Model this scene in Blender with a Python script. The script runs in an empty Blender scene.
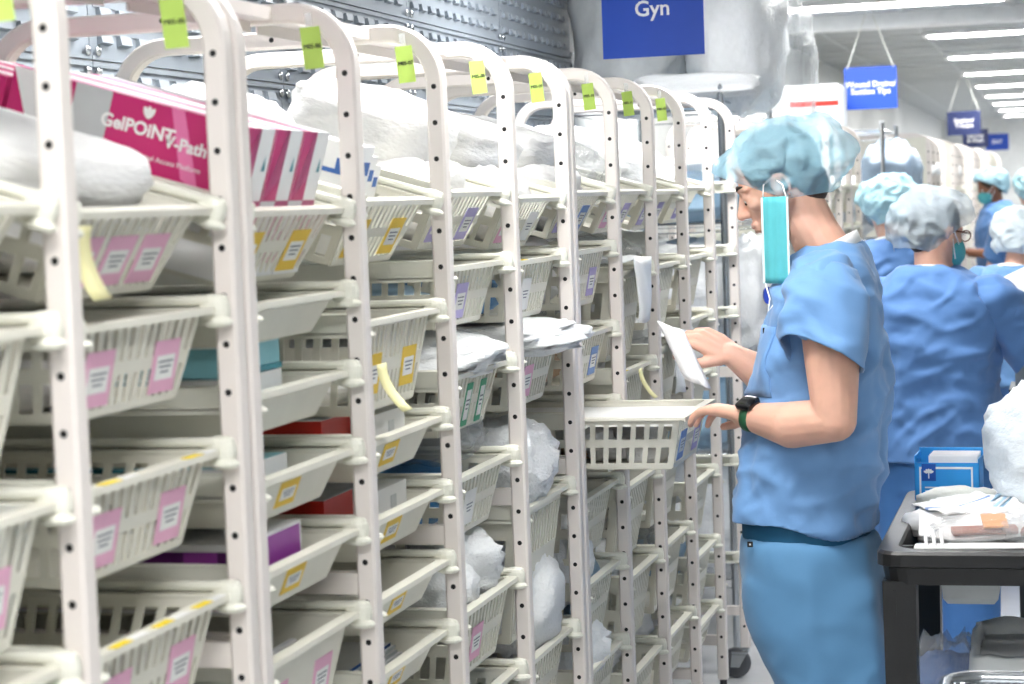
import bpy, bmesh, math, random
from math import sin, cos, pi, radians
from mathutils import Vector, Matrix, noise
random.seed(7)
SC = bpy.context.scene
COL = SC.collection

# ------------------------------------------------------------------ camera, world, exposure
BAY, GAP = 0.471, 0.0464          # rack pitch and the gap between neighbouring racks
def camera_matrix(loc, yaw, pitch, roll):
    f = Vector((-sin(yaw)*cos(pitch), cos(yaw)*cos(pitch), -sin(pitch)))
    r = Vector((cos(yaw), sin(yaw), 0)); u = r.cross(f)
    c, s = cos(roll), sin(roll)
    r2, u2 = c*r + s*u, -s*r + c*u
    m = Matrix((r2, u2, -f)).transposed().to_4x4()
    m.translation = Vector(loc)
    return m
cam = bpy.data.cameras.new('camera'); camo = bpy.data.objects.new('camera', cam); COL.objects.link(camo)
camo.matrix_world = camera_matrix((1.0749, -2.0977, 1.6218), 0.26091, 0.06639, -0.03709)
cam.sensor_width = 36; cam.lens = 2100/1024*36; cam.clip_start = 0.05
cam.dof.use_dof = True; cam.dof.focus_distance = 4.75; cam.dof.aperture_fstop = 6.3
SC.camera = camo
w = bpy.data.worlds.new('world'); SC.world = w; w.use_nodes = True
w.node_tree.nodes['Background'].inputs[0].default_value = (0.9, 0.95, 1, 1)
w.node_tree.nodes['Background'].inputs[1].default_value = 0.3
SC.view_settings.view_transform = 'Standard'; SC.view_settings.look = 'None'
SC.view_settings.gamma = 1; SC.view_settings.use_curve_mapping = False
SC.view_settings.exposure = 0.0
try:
    SC.cycles.use_denoising = True
    SC.cycles.max_bounces = 10; SC.cycles.transparent_max_bounces = 24
    SC.cycles.sample_clamp_indirect = 8
except Exception: pass
LIGHT = 40                        # emission of the ceiling diffusers

# ------------------------------------------------------------------ materials
def lin(c): return c/12.92 if c <= 0.04045 else ((c+0.055)/1.055)**2.4
def hx(s): return tuple(lin(int(s[i:i+2], 16)/255) for i in (0, 2, 4))
MATS = {}
def mat(name, col, rough=0.5, metal=0.0, vary=0.04, scale=18, bump=0.0, bscale=60, alpha=1.0, trans=0.0, emit=0.0, spec=0.5, sss=0.0, sheen=0.0):
    if name in MATS: return MATS[name]
    if isinstance(col, str): col = hx(col)
    m = bpy.data.materials.new(name); m.use_nodes = True
    nt = m.node_tree; b = nt.nodes['Principled BSDF']
    tc = nt.nodes.new('ShaderNodeTexCoord')
    n = nt.nodes.new('ShaderNodeTexNoise'); n.inputs['Scale'].default_value = scale; n.inputs['Detail'].default_value = 4
    nt.links.new(tc.outputs['Object'], n.inputs['Vector'])
    r = nt.nodes.new('ShaderNodeValToRGB')
    r.color_ramp.elements[0].color = (*[max(0, c*(1-vary)) for c in col], 1)
    r.color_ramp.elements[1].color = (*[min(1, c*(1+vary)) for c in col], 1)
    r.color_ramp.elements[0].position = 0.3; r.color_ramp.elements[1].position = 0.7
    nt.links.new(n.outputs['Fac'], r.inputs['Fac']); nt.links.new(r.outputs['Color'], b.inputs['Base Color'])
    b.inputs['Roughness'].default_value = rough; b.inputs['Metallic'].default_value = metal
    b.inputs['Alpha'].default_value = alpha; b.inputs['Transmission Weight'].default_value = trans
    b.inputs['Specular IOR Level'].default_value = spec
    if sss: b.inputs['Subsurface Weight'].default_value = sss; b.inputs['Subsurface Radius'].default_value = (0.01, 0.004, 0.002)
    if sheen: b.inputs['Sheen Weight'].default_value = sheen
    if emit:
        b.inputs['Emission Color'].default_value = (*col, 1); b.inputs['Emission Strength'].default_value = emit
    if bump:
        n2 = nt.nodes.new('ShaderNodeTexNoise'); n2.inputs['Scale'].default_value = bscale; n2.inputs['Detail'].default_value = 6
        nt.links.new(tc.outputs['Object'], n2.inputs['Vector'])
        bp = nt.nodes.new('ShaderNodeBump'); bp.inputs['Strength'].default_value = bump; bp.inputs['Distance'].default_value = 0.01
        nt.links.new(n2.outputs['Fac'], bp.inputs['Height']); nt.links.new(bp.outputs['Normal'], b.inputs['Normal'])
    MATS[name] = m
    return m
steel = mat('painted_steel', 'EBE4DF', 0.38, vary=0.02)
cream = mat('cream_plastic', 'E9E7DA', 0.42, vary=0.02)
runnerm = mat('runner_plastic', 'E9E9DD', 0.35, vary=0.02)
black = mat('black_hole', '0B0B0C', 0.6)
white = mat('white_paper', 'FAFAFA', 0.55, vary=0.02, bump=0.45, bscale=16)
film = mat('white_film', 'F3F6F8', 0.3, vary=0.03, bump=0.5, bscale=30)
clear = mat('clear_film', 'EEF3F6', 0.18, alpha=0.26, bump=0.6, bscale=25)
card = mat('card_white', 'F6F6F4', 0.6)
ink = mat('ink_grey', '777C88', 0.7)
pink = mat('pink_card', 'EDB6D2', 0.6); yellow = mat('yellow_card', 'F2CE4B', 0.6)
purple = mat('lilac_card', 'B9AEDC', 0.6); bluec = mat('blue_card', '7F9FD6', 0.6)
ysticker = mat('yellow_sticker', 'FBDF18', 0.55); note = mat('yellow_note', 'F4EEB4', 0.7)
green_tag = mat('green_tag', 'BEDD6A', 0.6); dark_ink = mat('dark_ink', '3A3F38', 0.7)
louver = mat('louvre_steel', '8A939C', 0.42, metal=0.15, vary=0.06, scale=5)
chrome = mat('chrome_wire', 'C4C8CC', 0.22, metal=1.0)
floorm = mat('floor_vinyl', 'D3D5D8', 0.22, vary=0.05, scale=6)
wallm = mat('wall_paint', 'E2E4E4', 0.6)
ceilm = mat('ceiling_tile', 'B9BDBF', 0.8, vary=0.03, bump=0.2, bscale=120)
fixture = mat('fixture_white', 'F2F3F3', 0.4)
diffuser = mat('lamp_diffuser', (1.0, 0.985, 0.965), 0.5, emit=LIGHT)
signblue = mat('sign_blue', '0C46B4', 0.45, vary=0.02); signwhite = mat('sign_white', 'FFFFFF', 0.5)
signnavy = mat('sign_navy', '25305C', 0.5, vary=0.02)
string = mat('string_white', 'E6E6E0', 0.8)
magenta = mat('box_magenta', 'C92572', 0.4, vary=0.02); pinklight = mat('box_pink', 'EE7FB6', 0.4); rose = mat('box_rose', 'C8608E', 0.35)
boxwhite = mat('carton_white', 'F5F6F7', 0.5, vary=0.015); boxgrey = mat('carton_grey', 'CBD0D2', 0.5)
teal = mat('carton_teal', '2E8EA0', 0.45); teallight = mat('carton_aqua', '8CCBD8', 0.45); navy = mat('carton_navy', '2C5FA8', 0.5)
violet = mat('carton_violet', '9A3FA4', 0.4); violetdark = mat('carton_plum', '5B1565', 0.4)
red = mat('carton_red', 'C02318', 0.45); bluepack = mat('pack_blue', '2F82BF', 0.4, bump=0.3); skyblue = mat('pack_sky', 'A4C6E0', 0.4, bump=0.3)
greencard = mat('card_green', '2E9C72', 0.5); kraft = mat('kraft_tan', 'C8A98A', 0.6, bump=0.3)
scrub = mat('scrub_blue', '6C9ACE', 0.75, vary=0.05, scale=9, bump=0.35, bscale=14, sheen=0.2)
scrub2 = mat('scrub_mid', '5784C0', 0.75, vary=0.05, scale=9, bump=0.12, bscale=22, sheen=0.2)
pants = mat('trouser_blue', '5A8FBB', 0.75, vary=0.04, scale=8, bump=0.08, bscale=20, sheen=0.2)
tee = mat('undershirt_navy', '15597F', 0.75)
skin = mat('skin_light', 'E2B29C', 0.5, vary=0.06, scale=25, sss=0.12, bump=0.05, bscale=200)
skin_dark = mat('skin_brown', '8A5A42', 0.5, vary=0.06, scale=25, sss=0.05)
lipm = mat('lip_pink', 'C57F74', 0.45)
hairm = mat('hair_brown', '3A2E28', 0.6, vary=0.3, scale=60, bump=0.6, bscale=150)
def cap_mat(name, col, a):
    return mat(name, col, 0.6, vary=0.10, scale=14, bump=0.9, bscale=34, alpha=a)
capblue = cap_mat('cap_blue', 'AEE2F8', 0.42); capgrey = cap_mat('cap_pale', 'D3E3ED', 0.45); capaqua = cap_mat('cap_aqua', 'A9D3DF', 0.9)
capwhite = cap_mat('cap_white', 'DDEAF0', 0.85)
maskm = mat('mask_teal', '55B3BB', 0.7, vary=0.04, scale=30); maskin = mat('mask_edge', 'D8F0F0', 0.7)
eyew = mat('eye_white', 'F0EEEA', 0.25); iris = mat('eye_iris', '3A2A20', 0.2)
watchm = mat('watch_black', '0C0D10', 0.12); strapg = mat('watch_strap_green', '1F5A3A', 0.5)
cartm = mat('cart_black', '17181A', 0.40, vary=0.08, bump=0.05, bscale=200); rubber = mat('rubber_grey', '55585C', 0.6)
rubber_dark = mat('rubber_dark', '2C3234', 0.6)
boxblue = mat('carton_blue', '2BA0EE', 0.45); logoblue = mat('logo_blue', '1257B6', 0.45)
orange = mat('label_orange', 'F0972F', 0.5); stain = mat('swab_brown', 'A5624A', 0.5)
screen = mat('screen_grey', '8E979C', 0.4); liner = mat('bin_liner', 'F2F7F8', 0.3, alpha=0.93, bump=0.5, bscale=18)
bagpale = mat('bag_pale', 'E3ECF2', 0.3, bump=0.5, bscale=20)
bagblue = mat('cover_blue', '9DB4CC', 0.2, alpha=0.75, bump=0.7, bscale=20)
covergrey = mat('cover_grey', 'B9BFC2', 0.22, alpha=0.8, bump=0.6, bscale=12)
shoe = mat('shoe_grey', '8C9299', 0.6); reel = mat('reel_blue', '1C3FA8', 0.35)

# ------------------------------------------------------------------ mesh helpers
class MB:
    def __init__(s): s.v = []; s.f = []; s.m = []
    def quad(s, pts, mi=0):
        n = len(s.v); s.v += [tuple(p) for p in pts]; s.f.append(tuple(range(n, n+len(pts)))); s.m.append(mi)
    def hexa(s, p, mi=0):          # 8 points: bottom ring 0-3, top ring 4-7
        n = len(s.v); s.v += [tuple(q) for q in p]
        for q in ((3, 2, 1, 0), (4, 5, 6, 7), (0, 1, 5, 4), (1, 2, 6, 5), (2, 3, 7, 6), (3, 0, 4, 7)):
            s.f.append(tuple(n+i for i in q)); s.m.append(mi)
    def box(s, x0, x1, y0, y1, z0, z1, mi=0, M=None):
        p = [Vector(q) for q in ((x0, y0, z0), (x1, y0, z0), (x1, y1, z0), (x0, y1, z0), (x0, y0, z1), (x1, y0, z1), (x1, y1, z1), (x0, y1, z1))]
        if M: p = [M @ q for q in p]
        s.hexa(p, mi)
    def rings(s, rings, mi=0, cap=True, closed=False):
        n0 = len(s.v); k = len(rings[0]); R = len(rings)
        for r in rings: s.v += [tuple(p) for p in r]
        for i in range(R if closed else R-1):
            a = n0+i*k; b = n0+((i+1) % R)*k
            for j in range(k):
                j2 = (j+1) % k; s.f.append((a+j, a+j2, b+j2, b+j)); s.m.append(mi)
        if cap and not closed:
            s.f.append(tuple(n0+j for j in reversed(range(k)))); s.m.append(mi)
            s.f.append(tuple(n0+(R-1)*k+j for j in range(k))); s.m.append(mi)
    def tube(s, pts, r, n=8, mi=0, closed=False):
        pts = [Vector(p) for p in pts]; rs = r if isinstance(r, (list, tuple)) else [r]*len(pts)
        rings = []; up = None
        for i, p in enumerate(pts):
            a = pts[i-1] if (i > 0 or closed) else p; b = pts[(i+1) % len(pts)] if (i < len(pts)-1 or closed) else p
            t = (b-a).normalized()
            if up is None: up = Vector((0, 0, 1)) if abs(t.z) < 0.9 else Vector((1, 0, 0))
            x = t.cross(up).normalized(); y = x.cross(t).normalized(); up = y
            rings.append([p + (x*cos(2*pi*j/n) + y*sin(2*pi*j/n))*rs[i] for j in range(n)])
        s.rings(rings, mi, closed=closed)
    def ell(s, c, r, mi=0, M=None, nu=14, nv=9, ex=1.0):
        c = Vector(c)
        def pw(a): return math.copysign(abs(a)**ex, a)
        rings = []
        for i in range(1, nv):
            th = pi*i/nv
            ring = []
            for j in range(nu):
                ph = 2*pi*j/nu
                q = Vector((r[0]*pw(sin(th))*pw(cos(ph)), r[1]*pw(sin(th))*pw(sin(ph)), -r[2]*pw(cos(th))))
                ring.append(c + (M @ q if M else q))
            rings.append(ring)
        n0 = len(s.v); s.rings(rings, mi, cap=False)
        for sgn, base, rev in ((-1, n0, True), (1, n0+(nv-2)*nu, False)):
            q = Vector((0, 0, sgn*r[2])); s.v.append(tuple(c + (M @ q if M else q))); a = len(s.v)-1
            for j in range(nu):
                j2 = (j+1) % nu
                s.f.append((base+j2, base+j, a) if rev else (base+j, base+j2, a)); s.m.append(mi)
    def cap(s, a, b, ra, rb, n=12):  # tapered capsule
        a, b = Vector(a), Vector(b); t = (b-a)
        if t.length < 1e-5: s.ell(a, (ra, ra, ra)); return
        s.tube([a, a+t*0.5, b], [ra, (ra+rb)/2, rb], n); s.ell(a, (ra,)*3, nu=n); s.ell(b, (rb,)*3, nu=n)
    def chain(s, pts, rs, n=12):
        for i in range(len(pts)-1): s.cap(pts[i], pts[i+1], rs[i], rs[i+1], n)
    def mesh(s, name, mats=(), smooth=False):
        me = bpy.data.meshes.new(name); me.from_pydata(s.v, [], s.f)
        for m in mats: me.materials.append(m)
        if any(s.m): me.polygons.foreach_set('material_index', s.m)
        if smooth: me.polygons.foreach_set('use_smooth', [True]*len(s.f))
        me.update(); return me
    def build(s, name, mats, parent=None, smooth=False, M=None):
        return link(name, s.mesh(name, mats if isinstance(mats, (list, tuple)) else [mats], smooth), parent, M)
def link(name, me, parent=None, M=None):
    o = bpy.data.objects.new(name, me); COL.objects.link(o)
    if parent: o.parent = parent
    if M is not None: o.matrix_local = M
    return o
def weld(o, d=1e-5):
    bm = bmesh.new(); bm.from_mesh(o.data); bmesh.ops.remove_doubles(bm, verts=bm.verts, dist=d); bm.to_mesh(o.data); bm.free()
    return o
def tag(o, label, cat, group=None, kind=None):
    o['label'] = label; o['category'] = cat
    if group: o['group'] = group
    if kind: o['kind'] = kind
    return o
def thing(name, label, cat, loc=(0, 0, 0), rz=0, group=None, M=None):
    o = bpy.data.objects.new(name, None); COL.objects.link(o); o.empty_display_size = 0.05
    o.matrix_world = M if M is not None else Matrix.Translation(loc) @ Matrix.Rotation(rz, 4, 'Z')
    return tag(o, label, cat, group)
def struct(o): o['kind'] = 'structure'; return o
T = Matrix.Translation
def RX(a): return Matrix.Rotation(a, 4, 'X')
def RY(a): return Matrix.Rotation(a, 4, 'Y')
def RZ(a): return Matrix.Rotation(a, 4, 'Z')
TXT = {}
def text_mesh(txt, size, m, ex=0.0008, bold=0.0, align='CENTER'):
    k = (txt, size, m.name, bold, align)
    if k not in TXT:
        cu = bpy.data.curves.new('lettering', 'FONT'); cu.body = txt; cu.size = size; cu.extrude = ex; cu.offset = bold
        cu.align_x = align; cu.align_y = 'CENTER'; cu.resolution_u = 3; cu.space_line = 0.9
        o = bpy.data.objects.new('lettering', cu); COL.objects.link(o)
        me = bpy.data.meshes.new_from_object(o.evaluated_get(bpy.context.evaluated_depsgraph_get()))
        me.materials.clear(); me.materials.append(m)
        bpy.data.objects.remove(o); TXT[k] = me
    return TXT[k]
def remesh(mb, voxel, smooth=2, name='body'):
    o = link(name, mb.mesh(name))
    r = o.modifiers.new('r', 'REMESH'); r.mode = 'VOXEL'; r.voxel_size = voxel
    if smooth:
        q = o.modifiers.new('s', 'SMOOTH'); q.factor = 0.5; q.iterations = smooth
    me = bpy.data.meshes.new_from_object(o.evaluated_get(bpy.context.evaluated_depsgraph_get()))
    bpy.data.objects.remove(o)
    me.polygons.foreach_set('use_smooth', [True]*len(me.polygons))
    return me
def rot_face(nx, up=(0, 0, 1)):    # local x,y,z -> text right, text up, outward normal
    n = Vector(nx).normalized(); u = Vector(up); u = (u - n*u.dot(n)).normalized(); r = u.cross(n)
    return Matrix((r, u, n)).transposed().to_4x4()
def fold(p, f, seed=0.0): return noise.noise(Vector(p)*f + Vector((seed, seed*1.7, seed*0.3)))
def ridge(p, f, seed=0.0): return 1 - 2*abs(fold(p, f, seed))

# ------------------------------------------------------------------ setting
CEIL = 2.6
b = MB(); b.box(-0.9, 4.2, -4.5, 30, -0.1, 0); struct(b.build('floor', floorm))
b = MB(); b.box(-0.9, 4.2, -4.5, 30, CEIL, CEIL+0.1); ceil_o = struct(b.build('ceiling', ceilm))
b = MB(); b.box(-0.9, -0.72, -4.5, 30, 0, CEIL); wall_l = struct(b.build('wall_left', wallm))
b = MB(); b.box(2.9, 3.0, -4.5, 30, 0, CEIL); struct(b.build('wall_right', mat('wall_low_bounce', '9FA3A3', .7)))  # unseen wall, moved inward and greyed to weaken bounced light on the racks
b = MB(); b.box(-0.72, 4.1, 29.9, 30, 0, CEIL); struct(b.build('wall_far', wallm))
b = MB(); b.box(-0.72, 4.1, -4.5, -4.4, 0, CEIL); struct(b.build('wall_rear', wallm))
# drop beam across the ceiling
b = MB(); b.box(-0.72, 4.1, 9.85, 10.0, CEIL-0.085, CEIL); struct(b.build('trim_1', fixture))
# ceiling tile joints
b = MB()
y = -4.2
while y < 29.5:
    b.box(-0.72, 4.1, y-0.012, y+0.012, CEIL-0.006, CEIL, 0); y += 0.6115
for x in (-0.4, 0.2, 0.8, 1.4, 2.0, 2.6, 3.2, 3.8): b.box(x-0.012, x+0.012, -4.4, 29.9, CEIL-0.006, CEIL, 0)
g = b.build('tile_grid', mat('grid_grey', 'C2C6C8', .6), ceil_o)
# ceiling lamps: long lamps across the aisle, one every four tiles
def lamp_meshes(wx, wy):
    f = MB()
    for q in ((-wx/2-0.03, -wx/2, -wy/2-0.03, wy/2+0.03), (wx/2, wx/2+0.03, -wy/2-0.03, wy/2+0.03), (-wx/2, wx/2, -wy/2-0.03, -wy/2), (-wx/2, wx/2, wy/2, wy/2+0.03)):
        f.box(*q, -0.03, 0)
    d = MB(); d.box(-wx/2, wx/2, -wy/2, wy/2, -0.022, -0.002)
    return f.mesh('lamp_frame', [fixture]), d.mesh('diffuser', [diffuser])
lf, ld = lamp_meshes(1.22, 0.30)
ys = [-3.3, -0.85, 1.6, 4.05, 6.5, 9.05, 11.6, 14.03, 16.5, 18.95, 21.4, 23.7, 26.0, 28.3]
ordn = ['first', 'second', 'third', 'fourth', 'fifth', 'sixth', 'seventh', 'eighth', 'ninth', 'tenth', 'eleventh', 'twelfth', 'thirteenth', 'fourteenth']
for i, y in enumerate(ys):
    x0 = 0.16 if i in (2, 3, 4, 5) else 0.84
    for k, x in enumerate((x0,)):
        t = thing('ceiling_lamp', 'white ceiling lamp, %s from the near end, %s' % (ordn[i], ('above the aisle', 'above the far side')[k]), 'ceiling lamp', (x, y, CEIL), 0, 'ceiling lamps')
        link('lamp_frame', lf, t); link('diffuser', ld, t)

# louvred steel wall panels behind the racks
PW, PH = 1.006, 0.225
pb = MB(); pb.box(0, 0.004, 0.002, PW-0.002, 0.002, PH-0.002)
pb.box(0.004, 0.010, 0.002, PW-0.002, PH-0.012, PH-0.002); pb.box(0.004, 0.010, 0.002, PW-0.002, 0.002, 0.010)
pm = pb.mesh('panel', [louver])
lb = MB()
for r in range(4):
    z = 0.032 + r*0.0495
    lb.box(0.004, 0.007, 0.02, PW-0.02, z+0.022, z+0.026)
    for k in range(11):
        yy = 0.035 + k*0.086
        lb.hexa([(0.004, yy, z), (0.016, yy, z+0.004), (0.016, yy+0.05, z+0.004), (0.004, yy+0.05, z), (0.004, yy, z+0.020), (0.012, yy, z+0.022), (0.012, yy+0.05, z+0.022), (0.004, yy+0.05, z+0.020)])
lm = lb.mesh('lug_rows', [louver])
sb = MB()
for yy in (0.022, PW-0.022):
    for zz in (0.018, PH-0.022): sb.ell((0.012, yy, zz), (0.005, 0.011, 0.011), nu=10, nv=6)
sm = sb.mesh('screw', [chrome], True)
for c in range(-1, 6):
    for r in range(7):
        o = link('panel', pm, wall_l, T((-0.72, 0.575 + (c-1)*PW + 0.0, 1.02 + r*PH)))
        l = link('lug_rows', lm, o); l['kind'] = 'stuff'
        link('screw', sm, o)
yend = 0.575 + 4*PW + PW

# ------------------------------------------------------------------ racks
def P(i): return i*BAY + GAP*((i > 1) + (i > 5))
DEP = 0.60
def u_path(top=1.94, r=0.088, zb=0.107, dep=DEP):
    pts = [(0, zb)]
    for a in range(0, 91, 11): q = radians(min(a, 90)); pts.append((-r + r*cos(q), top-0.0125-r + r*sin(q)))
    pts.append((-r, top-0.0125)); pts.append((-dep+r, top-0.0125))
    for a in range(90, 181, 11): q = radians(a); pts.append((-dep+r + r*cos(q), top-0.0125-r + r*sin(q)))
    pts.append((-dep, top-0.0125-r)); pts.append((-dep, zb))
    return pts
def u_frame(w=0.031, d=0.033):
    pts = u_path(); rings = []
    c = 0.004
    for i, (x, z) in enumerate(pts):
        a = pts[max(i-1, 0)]; e = pts[min(i+1, len(pts)-1)]
        tx, tz = e[0]-a[0], e[1]-a[1]; L = math.hypot(tx, tz); nx, nz = tz/L, -tx/L
        ring = []
        for (s, yy) in ((w/2, c), (w/2, d-c), (w/2-c, d), (-w/2+c, d), (-w/2, d-c), (-w/2, c), (-w/2+c, 0), (w/2-c, 0)):
            ring.append((x+nx*s, yy, z+nz*s))
        rings.append(ring)
    b = MB(); b.rings(rings)
    return b.mesh('upright_frame', [steel])
frame_me = u_frame()
hb = MB()
for k in range(27):
    z = 1.83-0.0635*k
    for x, yy, s in ((0, -0.0006, 1), (0, 0.0336, -1), (-DEP, -0.0006, 1)):
        pts = [(x+0.0048*cos(2*pi*j/10), yy, z+0.0048*sin(2*pi*j/10)) for j in range(10)]
        hb.quad(pts if s > 0 else pts[::-1])
hb.quad([(-0.3+0.0048*cos(2*pi*j/10), -0.0006, 1.9275+0.0048*sin(2*pi*j/10)) for j in range(10)])
holes_me = hb.mesh('adjustment_holes', [black])
b = MB()
b.box(-DEP+0.013, -0.013, 0.004, 0.026, 1.016, 1.05); rail_me = b.mesh('cross_rail', [steel])
b = MB(); b.box(-DEP+0.013, -0.013, 0.004, 0.026, 0.215, 0.245); low_me = b.mesh('cross_rail', [steel])
# casters
b = MB(); b.box(-0.012, 0.012, 0.003, 0.027, 0.09, 0.108, 1)
b.box(-0.045, 0.005, -0.008, 0.038, 0.082, 0.094, 1)
for yy in (-0.008, 0.033): b.hexa([(-0.05, yy, 0.04), (-0.02, yy, 0.04), (-0.02, yy+0.005, 0.04), (-0.05, yy+0.005, 0.04), (-0.045, yy, 0.085), (0.005, yy, 0.085), (0.005, yy+0.005, 0.085), (-0.045, yy+0.005, 0.085)], 1)
rg = []
for yy, rr in ((0.000, 0.040), (0.003, 0.050), (0.015, 0.052), (0.027, 0.050), (0.030, 0.040)):
    rg.append([(-0.035+rr*cos(2*pi*j/18), yy, 0.0525+rr*sin(2*pi*j/18)) for j in range(18)])
b.rings(rg, 0)
caster_me = b.mesh('caster', [rubber, chrome])
b = MB(); b.tube([(0, 0.015, 0.06), (0, 0.015, 0.108)], 0.011, 10); b.ell((0, 0.015, 0.06), (0.018, 0.018, 0.02)); foot_me = b.mesh('foot', [rubber_dark])
# runners: a C-section rail with a rounded clip at the front end
def runner(sg):
    b = MB()
    def bx(x0, x1, y0, y1, z0, z1): b.box(x0, x1, min(sg*y0, sg*y1), max(sg*y0, sg*y1), z0, z1)
    bx(-0.57, -0.012, 0, 0.020, 0.010, 0.019); bx(-0.57, -0.012, 0, 0.005, -0.012, 0.010); bx(-0.57, -0.012, 0, 0.022, -0.018, -0.010)
    b.tube([(-0.57, sg*0.018, 0.0145), (-0.012, sg*0.018, 0.0145)], 0.0065, 8)
    b.ell((-0.010, sg*0.011, 0.002), (0.022, 0.014, 0.021), nu=14, nv=8, ex=0.8)
    b.ell((-0.004, sg*0.016, -0.014), (0.022, 0.014, 0.008), nu=12, nv=6)
    b.ell((0.002, sg*0.012, 0.016), (0.008, 0.006, 0.006), nu=8, nv=6)
    return b.mesh('runner', [runnerm])
run_r, run_l = runner(-1), runner(1)
TAGN = {2: 'M05-06', 3: 'M05-07', 4: 'M05-08', 5: 'M05-09', 6: 'M05-10', 7: 'M05-11', 8: 'M05-12', 0: 'M05-04', 1: 'M05-05'}
def add_frame(root, y, casters, tagtxt=None):
    f = link('upright_frame', frame_me, root, T((0, y, 0)))
    h = link('adjustment_holes', holes_me, f); h['kind'] = 'stuff'; link('cross_rail', rail_me, f); link('cross_rail', low_me, f)
    for x in (0, -DEP):
        link('caster' if casters else 'foot', caster_me if casters else foot_me, f, T((x, 0, 0)))
    return f
def make_rack(name, label, ys, tags=True, idx=None):
    r = thing(name, label, 'storage rack', (0, ys[0], 0), 0, 'cream racks along the left wall')
    for k, y in enumerate(ys):
        add_frame(r, y-ys[0], k in (0, len(ys)-1))
        if k > 0:
            y0, y1 = ys[k-1]+0.03-ys[0], y-ys[0]
            b = MB(); b.box(-0.155, -0.115, y0, y1, 1.918, 1.938); b.box(-0.155, -0.151, y0, y1, 1.90, 1.92)
            b.build('tie_beam', steel, r)
            b = MB(); b.box(-DEP-0.012, -DEP+0.012, y0, y1, 1.55, 1.58); b.box(-DEP-0.012, -DEP+0.012, y0, y1, 0.21, 0.245); b.build('rear_beam', steel, r)
            if idx and idx[k] in TAGN:
                M = T((-0.045, y1-0.018, 1.872)) @ RZ(radians(-42)) @ RX(radians(6))
                b = MB(); b.box(-0.0006, 0.0006, -0.017, 0.017, -0.034, 0.030)
                g = b.build('green_tag', green_tag, r, M=M)
                link('lettering', text_mesh(TAGN[idx[k]], 0.0098, dark_ink), g, T((0.001, 0, 0)) @ rot_face((1, 0, 0)))
                link('lettering', text_mesh(TAGN[idx[k]], 0.0098, dark_ink), g, T((-0.001, 0, 0)) @ rot_face((-1, 0, 0)))
                b = MB(); b.box(-0.0003, 0.0003, -0.006, 0.006, 0.03, 0.052); b.build('clear_tape', clear, g)
    return r
rackA = make_rack('storage_rack', 'nearest cream tube rack of baskets, cut by the left edge', [P(0)-BAY, P(0), P(1)], idx=[9, 0, 1])
rackB = make_rack('storage_rack', 'second cream tube rack of baskets, between the nearest rack and the masked man', [P(1)+GAP, P(2), P(3), P(4), P(5)], idx=[9, 2, 3, 4, 5])
rackC = make_rack('storage_rack', 'third cream tube rack, the one with the pulled-out basket', [P(5)+GAP, P(6), P(7), P(8), P(9), P(10)], idx=[9, 6, 7, 8, 9, 9])
def bay_span(j):
    y0 = {1: P(1)+GAP, 5: P(5)+GAP}.get(j, P(j)) + 0.03
    return y0, P(j+1)
def rack_of(j): return rackA if j < 1 else rackB if j < 5 else rackC

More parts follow.
